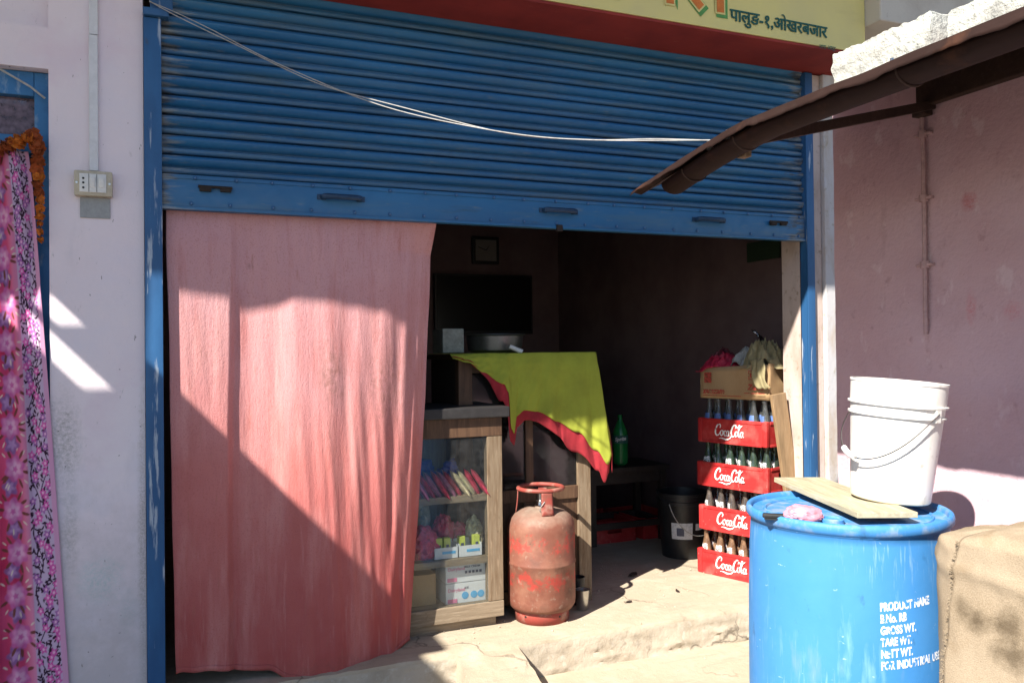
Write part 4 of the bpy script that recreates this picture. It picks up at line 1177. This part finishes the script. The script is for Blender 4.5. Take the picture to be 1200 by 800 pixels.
def crate_parts(root, logo=True, mat='crate_red'):
    L_, Wd, H_ = .47, .32, .140
    # long logo side at y=-Wd/2 (local), short side with hand hole at x=+L/2
    t_ = .008
    w = MB()
    w.box(-L_/2+.03, L_/2-.03, -Wd/2, -Wd/2+t_, .004, H_-.004, bev=.002); w.build('side_panel', mat, root)
    w = MB(); w.box(-L_/2+.03, L_/2-.03, Wd/2-t_, Wd/2, .004, H_-.004); w.build('side_panel', mat, root)
    for s_ in (1, -1):
        xs = s_*L_/2
        a_, b_ = (xs-t_, xs) if s_ > 0 else (xs, xs+t_)
        w = MB()
        w.box(a_, b_, -Wd/2+.03, -.055, .004, H_-.004); w.box(a_, b_, .055, Wd/2-.03, .004, H_-.004)
        w.box(a_, b_, -.055, .055, .004, .062); w.box(a_, b_, -.055, .055, .106, H_-.004)
        w.build('end_panel', mat, root)
    for sx in (-1, 1):
        for sy in (-1, 1):
            w = MB(); w.box(min(sx*(L_/2-.031), sx*(L_/2+.002)), max(sx*(L_/2-.031), sx*(L_/2+.002)), min(sy*(Wd/2-.031), sy*(Wd/2+.002)), max(sy*(Wd/2-.031), sy*(Wd/2+.002)), 0, H_, bev=.007)
            w.build('corner_post', mat, root, True)
    w = MB(); w.box(-L_/2+.031, L_/2-.031, -Wd/2-.004, -Wd/2-.0004, H_-.018, H_, bev=.0015); w.box(-L_/2+.031, L_/2-.031, -Wd/2-.004, -Wd/2-.0004, 0, .014, bev=.0015)
    w.box(L_/2+.0004, L_/2+.004, -Wd/2+.031, Wd/2-.031, H_-.018, H_, bev=.0015); w.box(L_/2+.0004, L_/2+.004, -Wd/2+.031, Wd/2-.031, 0, .014, bev=.0015)
    w.build('rim', mat, root, True)
    w = MB(); w.box(-L_/2+.009, L_/2-.009, -Wd/2+.009, Wd/2-.009, .004, .010)
    w.build('base', mat, root)
    w = MB()
    for k in range(1, 6): w.box(-L_/2+.47/6*k-.002, -L_/2+.47/6*k+.002, -Wd/2+.009, Wd/2-.009, .0105, .09)
    w.build('divider', mat, root)
    if logo:
        lg = script_logo(); sc = .205/3.05
        M = T(-.115, -Wd/2-.0042+.003, .042) @ RX(R(90)) @ Matrix.Diagonal((sc, sc*1.05, .3, 1))
        lg.v = [tuple(M @ Vector(p)) for p in lg.v]; lg.build('logo', 'logo_white', root)
ANG = R(-71)
# bottle meshes
bp = [(0, .002), (.022, 0), (.0275, .004), (.0285, .02), (.0285, .075), (.0265, .095), (.0275, .115), (.0255, .14), (.019, .17), (.0135, .195), (.0125, .225), (.0145, .228), (.0145, .238), (.0125, .243)]
def bottle_proto(gm, lm):
    o_ = MB().lathe(bp, 14, caps=False).build('glass_bottle', gm, None, True, sharp=60)
    l_ = MB()
    for t0, t1 in ((-2.5, -.7),):
        def lab(u, v, t0=t0, t1=t1):
            z = .112+.045*v; r_ = lerp([(.095, .0265), (.115, .0275), (.14, .0255), (.17, .019)], z)+.0006
            return (r_*math.cos(t0+(t1-t0)*u), r_*math.sin(t0+(t1-t0)*u), z)
        l_.grid(lab, 8, 3)
    l_.build('label', lm, o_, True); return o_
protos = [('bottle_amber', 'label_white', 'amber tinted bottle with white print in the bottom red crate', 'bottles in the bottom crate'),
          ('bottle_dark', 'label_white', 'dark glass bottle with white print in the second red crate from below', 'bottles in the second crate'),
          ('bottle_green', 'label_white', 'green glass bottle in the third red crate from below', 'bottles in the third crate'),
          ('bottle_clear', 'label_blue', 'clear bottle with blue label in the topmost red crate', 'bottles in the topmost crate')]
crn = ['red soft drink crate at the bottom of the stack, standing on the floor', 'red soft drink crate second from the bottom of the stack', 'red soft drink crate third from the bottom of the stack', 'red soft drink crate at the top of the stack under the cardboard box']
ctr = Vector((2.925+.152*.94+.006, .40+.055+.02, 0))
jit = [(-.006, .012, 1.5), (.0, .0, 0), (-.004, .006, -2), (0, 0, -4)]
worn(MATS and Mat('label_worn', (.70, .71, .72), .6), 160, .46, .52)
for k in range(4):
    z0_ = .153+.2515*k
    cr = thing('drink_crate', crn[k], 'crate', (ctr.x+jit[k][0], ctr.y+jit[k][1], z0_), (0, 0, ANG+R(jit[k][2])), 'stacked red drink crates')
    crate_parts(cr)
    Mx = T(*cr.location) @ RZ(cr.rotation_euler.z)
    pb = None
    for ix in range(6):
        for iy in range(4):
            if iy >= 2 and ix < 4: continue
            if pb is None: pb = bottle_proto(protos[k][0], 'label_worn' if k != 3 else 'label_blue'); b_ = pb
            else: b_ = copy_tree(pb)
            p = Mx @ Vector((-.196+.0784*ix, -.113+.0755*iy, .0105))
            b_.location = p; b_.rotation_euler = (random.uniform(-.035, .035), random.uniform(-.035, .035), random.uniform(-2.2, -.9)+ANG*0)
            tag(b_, protos[k][2], 'bottle', protos[k][3])
# cardboard box on top
zc = .153+.2515*3+.0105+.2435
CBX = thing('cardboard_box', 'open cardboard box with red print on top of the crates', 'box', (ctr.x+.012, ctr.y+.005, zc), (0, 0, ANG-R(2)))
def boxwall(x0, y0, x1, y1, h0, h1, nm):
    w_ = MB()
    w_.grid(lambda u, v: (x0+(x1-x0)*u+.006*nz(u*3, v*2, x0*9), y0+(y1-y0)*u+.012*math.sin(math.pi*u)*(v-.4)*(-1 if y0 == y1 and y0 < 0 else 0)+.004*nz(u*4, v*3, 2), (h0+(h1-h0)*u+.01*nz(u*4, 7, x1))*v), 16, 6)
    return w_.build(nm, 'cardboard', CBX, True, solid=.004)
fr = boxwall(-.23, -.15, .23, -.15, .175, .20, 'front_side'); boxwall(.23, -.15, .23, .15, .20, .19, 'end_side'); boxwall(-.23, .15, -.23, -.15, .18, .175, 'end_side'); boxwall(.23, .15, -.23, .15, .19, .18, 'back_side')
MB().box(-.226, .226, -.146, .146, .001, .005).build('base', 'cardboard', CBX)
for (tx, sz, px, pz) in (('zamzam', .046, -.20, .030), ('Zamz', .042, .105, .058)):
    t = text_mb(tx, sz, .002, .15); M = T(px, -.166, pz) @ RX(R(90)); t.v = [tuple(M @ Vector(p)) for p in t.v]; t.build('print', 'box_print_red', CBX)
w = MB(); 
for (x0, x1, z0_, z1_) in ((.11, .20, .112, .116), (.11, .20, .160, .164), (.11, .114, .1165, .1595), (.196, .20, .1165, .1595), (-.20, .06, .016, .020), (.08, .21, .036, .040)): w.box(x0, x1, -.1665, -.1655, z0_, z1_)
w.box(.12, .19, -.1662, -.1655, .125, .15); w.box(-.19, -.14, -.1662, -.1655, .09, .15)
w.build('print', 'box_print_red', CBX)
# rags and bags in the box
def crumple(name, mat, loc, sx, sy, h, seedv, label, cat, n=48, rot=0.):
    w_ = MB()
    def f_(u, v):
        x, y = (u-.5)*2, (v-.5)*2
        r_ = min(1, math.hypot(x, y)*.86)
        q = Vector((x*1.3+seedv, y*1.3, 0)); dx, dy = .35*mnoise.noise(q), .35*mnoise.noise(q+Vector((5, 5, 5)))
        ridg = (1-abs(nz(x*1.4+dx+seedv, y*1.4+dy, 0))*2)*.5+(1-abs(nz(x*3.3+seedv+dx, y*3.3+dy, 3))*2)*.28+(1-abs(nz(x*7, y*7, seedv))*2)*.12
        z = h*(1-r_**3)*(.25+.95*ridg)
        return (x*sx*(1-.15*ridg)+.03*nz(y*3, seedv, 1), y*sy*(1-.15*ridg)+.03*nz(x*3, seedv, 5), z)
    w_.grid(f_, n, n, RZ(rot))
    return tag(w_.build(name, mat, None, True, loc, solid=.003, sharp=25), label, cat)
Mb = T(*CBX.location) @ RZ(CBX.rotation_euler.z)
P_ = Mb @ Vector((-.14, -.05, .155)); crumple('red_bag', 'bag_red', P_, .125, .13, .105, 2, 'crumpled red plastic bag on the left of the cardboard box', 'bag', rot=.4)
P_ = Mb @ Vector((-.20, .03, .19)); crumple('maroon_bag', 'bag_maroon', P_, .08, .08, .10, 6, 'dark maroon bag bulging behind the red bag', 'bag')
P_ = Mb @ Vector((.03, .0, .165)); crumple('grey_rag', 'rag_grey', P_, .13, .14, .13, 11, 'crumpled grey rag in the middle of the cardboard box', 'rag')
P_ = Mb @ Vector((.13, -.03, .175)); crumple('yellow_rag', 'rag_yellow', P_, .12, .13, .16, 17, 'crumpled dull yellow rag at the right of the cardboard box', 'rag', rot=.7)
w = MB()
w.grid(lambda u, v: (.135+.085*(u-.5)+.03*nz(v*2, u*2, 3)+.05*v, -.162-.012*math.sin(v*3)-.010*abs(math.sin(u*7+v*2)), .225-.16*v+.02*nz(u*4, 1, 1)), 14, 14)
yr = w.build('yellow_rag', 'rag_yellow', None, True, CBX.location, solid=.003); yr.rotation_euler = CBX.rotation_euler
yr.location = Mb @ Vector((.03, -.006, 0)); tag(yr, 'dull yellow rag hanging over the right end of the cardboard box', 'rag')
w = MB()
w.grid(lambda u, v: (.035*(u-.5)*(1.6-v)+.05*v*math.sin(3*v)-.04*v*v+.012*nz(u*3, v*4, 1), .03*math.sin(u*5+v*3), .15*v+.02*nz(u*5, v*3, 6)), 12, 18)
wp = w.build('plastic_wisp', 'plastic_wisp', None, True, Mb @ Vector((.05, .0, .235)), solid=.001); wp.rotation_euler = (0, .15, ANG+.4)
tag(wp, 'wisp of clear plastic sticking up from the cardboard box', 'plastic')

# leaning plank
d = Vector((.075, 0, -.62)); 
M = T(2.985, .120, 1.205) @ RY(R(-7.2)) @ RX(R(-2))
w = MB(); w.box(-.046, .046, -.011, .011, -1.05, 0, M, bev=.003)
tag(w.build('leaning_plank', 'plank_wood', None), 'rough wooden plank leaning against the crates by the jamb', 'plank')

# black bucket
BK = thing('black_bucket', 'black plastic bucket with white label beside the crates', 'bucket', (2.985, 1.02, .153))
w = MB(); w.lathe([(0, .004), (.125, .004), (.13, 0), (.155, .33), (.162, .332), (.162, .352), (.156, .354), (.157, .385), (.163, .387), (.163, .40), (.154, .40), (.150, .34), (.124, .012), (0, .012)], 48); w.build('body', 'bucket_black', BK, True)
def lab(u, v, t0=R(-152), t1=R(-100)):
    z = .125+.10*v; r_ = .13+.025*z/.33+.001; t = t0+(t1-t0)*u
    return (r_*math.cos(t), r_*math.sin(t), z)
w = MB(); w.grid(lab, 12, 2); w.build('label', 'label_white', BK, True)
w = MB(); w.grid(lambda u, v: lab(u, .55+.4*v, R(-92), R(-50)), 12, 2); w.build('label', 'label_white', BK, True)
w = MB(); w.grid(lambda u, v: (lambda p: (p[0]*1.004, p[1]*1.004, p[2]))(lab(.25+.35*u, .2+.5*v)), 8, 2); w.build('print', 'print_dark', BK, True)
w = MB(); w.tube([(-.163*math.cos(t), -.10-.09*math.sin(t), .345-.19*math.sin(t)) for t in [math.pi*i/16 for i in range(17)]], .0028, 6); w.build('handle', 'wire_white', BK, True)

# stool with bottle, crates below
ST = thing('dark_stool', 'dark wooden bench against the inner side wall', 'bench', (2.95, 1.60, .153))
MB().box(-.42, .20, -.19, .22, .475, .51, bev=.004).build('seat', 'dark_wood', ST)
for x in (-.38, .16):
    for y in (-.15, .18): MB().box(x-.022, x+.022, y-.022, y+.022, 0, .474, bev=.003).build('leg', 'dark_wood', ST)
for y in (-.15, .18): MB().box(-.357, .137, y-.012, y+.012, .10, .14).build('stretcher', 'dark_wood', ST)
MB().box(.148, .172, -.127, .157, .10, .14).build('stretcher', 'dark_wood', ST)
MB().box(-.357, .137, -.162, -.142, .40, .472).build('apron', 'dark_wood', ST)
GB = thing('green_bottle', 'green plastic soft drink bottle standing on the dark bench', 'bottle', (2.835, 1.53, .6635))
w = MB(); w.lathe([(0, .004), (.038, 0), (.05, .012), (.052, .04), (.050, .12), (.052, .14), (.052, .21), (.047, .235), (.030, .275), (.016, .305), (.014, .32)], 28); w.build('body', 'green_pet', GB, True)
w = MB(); w.lathe([(.016, .318), (.0165, .340), (0, .341)], 16); w.build('cap', 'green_pet', GB, True)
w = MB(); w.lathe([(.0527, .15), (.0527, .205)], 28, caps=False); w.build('label', 'sign_green', GB, True)
t = text_mb('Sprite', .034, .001, .2)
def wrap(mb, r_, ang0, z0_, lean=0.):
    mb.v = [((r_+p[2])*math.cos(ang0+p[0]/r_), (r_+p[2])*math.sin(ang0+p[0]/r_), z0_+p[1]+lean*p[0]) for p in mb.v]; return mb
wrap(t, .0534, R(-118)-.75, .165, .12).build('print', 'label_white', GB)
for i, (x, y, lb, rz) in enumerate(((2.76, 1.72, 'dark red drink crate in the gloom under the bench, nearer the cupboard', 0), (3.12, 1.72, 'dark red drink crate in the gloom under the bench, nearer the wall', 4))):
    cr = thing('drink_crate', lb, 'crate', (x, y, .1535), (0, 0, R(-90+rz)), 'red drink crates under the bench')
    crate_parts(cr)

# ================================================================== BLUE DRUM AND WHAT STANDS ON IT
def drum(root, tint='drum_blue'):
    w_ = MB()
    w_.lathe([(.0, .006), (.265, .006), (.275, 0), (.283, .012), (.286, .04), (.280, .055), (.286, .075), (.2905, .20), (.2925, .45), (.2905, .70), (.286, .86), (.283, .915), (.281, .937), (.289, .943), (.2945, .950), (.2955, .962), (.293, .971), (.288, .975), (.282, .974), (.278, .969), (.276, .960), (.266, .957), (.10, .961), (0, .962)], 96,
              fn=lambda t_, z: 1+.0010*math.sin(3*t_+z*2))
    w_.build('shell', tint, root, True, sharp=60)
    for an in (62, 215):
        w_ = MB(); w_.lathe([(.032, 0), (.032, .014), (.026, .017), (.024, .012), (0, .012)], 20, RZ(R(an)) @ T(.20, 0, .957)); w_.build('bung', tint, root, True)
    w_ = MB(); w_.tube([(.238*math.cos(2*math.pi*k/60), .238*math.sin(2*math.pi*k/60), .958) for k in range(60)], .005, 6, closed=True); w_.build('lid_ridge', tint, root, True)
DR = thing('blue_drum', 'big blue plastic drum carrying the white bucket', 'drum', (1.850, -1.510, 0.004))
DR.scale = (.968, .968, 1)
drum(DR)
kx = None
for i, tx in enumerate(('PRODUCT NAME', 'B.No. RB', 'GROSS WT.', 'TARE WT.', 'NETT WT.', 'FOR INDUSTRIAL USE')):
    t = text_mb(tx, .0300, .0012)
    if kx is None: kx = .150/max(p[0] for p in t.v)
    z0_ = .752-.0305*i; out = []
    for p in t.v:
        z = z0_+p[1]+.05*p[0]; r_ = (lerp([(.45, .2925), (.70, .2905), (.86, .285)], z)+.0008+p[2])
        an = R(-118.2)+p[0]*kx/r_; r_ *= 1+.0010*math.sin(3*an+z*2)
        out.append((r_*math.cos(an), r_*math.sin(an), z))
    t.v = out; t.build('lettering', 'stencil_white', DR)

BD = tag(MB().box(-.085, .085, -.30, .30, 0, .016, bev=.002).build('wooden_board', 'board_grey', None, False, (1.895, -1.435, .981)), 'thin grey wooden board lying across the blue drum', 'board')
BD.rotation_euler = (R(.4), R(1.0), R(-19))
BD.location = (1.90, -1.425, .985)
WB = thing('white_bucket', 'white plastic bucket standing on the board on the blue drum', 'bucket', (1.978, -1.552, .999), (R(3.6), R(3.4), R(0)))
WB.scale = (.86, .86, .945)
w = MB(); w.lathe([(0, .006), (.118, .006), (.124, 0), (.128, .004), (.1475, .262), (.1560, .263), (.1565, .268), (.1490, .270), (.1505, .295), (.1590, .296), (.1595, .301), (.1520, .303), (.1545, .362), (.157, .364), (.157, .370), (.150, .370), (.145, .26), (.121, .012), (0, .012)], 72); w.build('body', 'bucket_white', WB, True, sharp=35)
hp = []
for i in range(25):
    t_ = math.pi*i/24
    # bail lying down against the front, hinged at the ears
    hp.append((.160*math.cos(t_), -.172*math.sin(t_)**.8, .283-.155*math.sin(t_)))
RH = RZ(R(28))
ears = []
for s_ in (-1, 1):
    w = MB(); w.box(s_*.150-.008, s_*.150+.008, -.014, .014, .255, .300, RZ(R(-84)), bev=.003); w.build('ear', 'bucket_white', WB)
w = MB(); w.tube(hp, .0022, 6, M=RZ(R(-84))); hd = w.build('handle', 'steel', WB, True)
w = MB(); w.tube([hp[11], hp[12], hp[13]] if False else [Vector(hp[13]), Vector(hp[14]), Vector(hp[15]), Vector(hp[16])], .010, 10, M=RZ(R(-84))); w.build('grip', 'white_plastic_small', hd, True)

SP = lump('soap_packet', 'soap_pink', (1.625, -1.58, .966), (.050, .032, .026), 21, .22, 'pink wrapped soap lying on the lid of the blue drum', 'soap', 1.8)
SP.rotation_euler = (0, 0, R(-35))
BR = thing('scrub_brush', 'small black brush beside the pink soap on the drum', 'brush', (1.585, -1.545, .968), (0, 0, R(-40)))
MB().box(-.055, .03, -.010, .010, .004, .016, bev=.004).build('handle', 'brush_black', BR, True)
MB().box(-.05, -.01, -.012, .012, 0, .0038).build('bristles', 'brush_black', BR)

# second drum with sack
D2 = thing('blue_drum', 'second blue drum hidden under the burlap sack', 'drum', (1.985, -2.11, .0085))
drum(D2); D2.scale = (.78, .78, .955)
SKo = thing('burlap_sack', 'stained burlap sack draped over a drum at the right edge', 'sack', (1.985, -2.11, .0))
def sack(u, v, layer=0):
    # v 0 centre of the top .. 1 hem ; u angle, the cut edge of the sack at u = 0
    k = max(0, (v-.42)/.58)
    t0 = R(-362) if layer else R(-199)-R(12)*k-R(1.5)*nz(k*9, 2, 1)
    t1 = R(-170) if layer else R(10)
    t = t0+(t1-t0)*u
    c_, s_ = math.cos(t), math.sin(t)
    a_ = t-R(192)
    sq = .262/(abs(math.cos(a_))**5+abs(math.sin(a_))**5)**.2      # the cloth hangs in flat panels round the drum
    n_ = .006*nz(c_*2.5, s_*2.5, v*3)+.005*(.5-abs(nz(c_*5+v*2, s_*5, v*6)))+.002*nz(c_*13, s_*13, v*14)
    ztop = .992+.030*max(0, math.cos(t-R(165)))+.014*nz(c_*3, s_*3, 3)
    if v < .42:
        ph = v/.42*math.pi/2
        r_ = sq*math.sin(ph)**.55+n_*math.sin(ph); z = ztop-.05*(1-math.cos(ph)**.55)+n_*1.5*math.cos(ph)
    else:
        k = (v-.42)/.58
        hem = .34+.03*nz(c_*2, s_*2, 7)
        z = ztop-.05-(ztop-.05-hem)*k
        r_ = sq+.010*k+.006*math.sin(t*9+3*k+3*nz(c_, s_, k))*min(1, k*2)+n_
        for (z_, sl, wd, am) in ((.86, .10, .016, .008), (.78, -.14, .013, -.007), (.70, .22, .018, .009), (.60, -.05, .014, .007)):
            r_ += am*math.exp(-((z-z_-sl*(t-R(180))-.02*nz(c_*3, s_*3, z_*9))/wd)**2)
        if u < .04: r_ += .004*(1-u/.04)
    if layer: r_ *= .975; z -= .012
    return (r_*math.cos(t), r_*math.sin(t), z)
w = MB(); w.grid(sack, 180, 90); w.build('sack_cloth', 'burlap', SKo, True, solid=.004, offset=1)
w = MB(); w.grid(lambda u, v: sack(u, v*.8, 1), 110, 60); w.build('under_layer', 'burlap', SKo, True, solid=.003, offset=1)
w = MB()
for k in range(320):
    edge = k % 8 != 0
    u0, v0 = (0., random.uniform(.36, 1)) if edge else (random.uniform(.0, .4), 1.0)
    p = Vector(sack(u0, v0)); q0 = Vector(sack(u0-.03, v0)) if edge else p+Vector((0, 0, -1))
    d_ = (q0-p).normalized()+Vector((random.uniform(-.8, .8), random.uniform(-.8, .8), random.uniform(-.9, .6)))
    q = p+d_.normalized()*random.uniform(.003, .012)
    w.tube([p, (p+q)/2+Vector((random.uniform(-.003, .003), random.uniform(-.003, .003), random.uniform(-.003, .003))), q], .0008, 4)
fr_ = w.build('frayed_threads', 'burlap', SKo); fr_['kind'] = 'stuff'

# small litter on the floor near the light edge
for i, (x, y, s_, lb) in enumerate(((2.16, .30, .5, 'small dark scrap on the sunlit floor, nearest the step'), (2.44, .72, 1.0, 'dark leaf scrap on the floor at the edge of the light'), (2.50, .36, .45, 'small dark scrap on the sunlit floor before the crates'))):
    w = MB(); w.grid(lambda u, v: ((u-.5)*.09*s_, (v-.5)*.045*s_*(1-.6*abs(2*u-1)), .006*s_*math.sin(u*6+v*3)+.006*s_), 8, 4)
    o_ = w.build('floor_scrap', 'dark_wood', None, True, (x, y, .157), solid=.001); o_.rotation_euler = (0, 0, .6*i)
    tag(o_, lb, 'scrap')

# grit and small stones on the sunlit floor and ground
rg = random.Random(11)
w = MB()
for k in range(520):
    if k % 3: x, y, z = rg.uniform(1.0, 3.0), rg.uniform(.0, 1.0), .154
    else: x, y, z = rg.uniform(.9, 2.4), rg.uniform(-1.1, -.05), .001
    if z < .1 and 1.0 < x < 1.46 and y > -.66: continue
    r_ = .0018+.006*rg.random()**3
    a0 = rg.uniform(0, 6); pv = [(x+r_*math.cos(a0+q*1.257)*rg.uniform(.7, 1.2), y+r_*math.sin(a0+q*1.257)*rg.uniform(.7, 1.2), z) for q in range(5)]
    w.add(pv+[(x+r_*rg.uniform(-.3, .3), y+r_*rg.uniform(-.3, .3), z+r_*rg.uniform(.5, 1.0))], [(q, (q+1) % 5, 5) for q in range(5)])
gr = w.build('floor_grit', 'dusty_concrete'); gr['kind'] = 'stuff'; gr['label'] = 'loose grit and small stones scattered over the floor'; gr['category'] = 'grit'
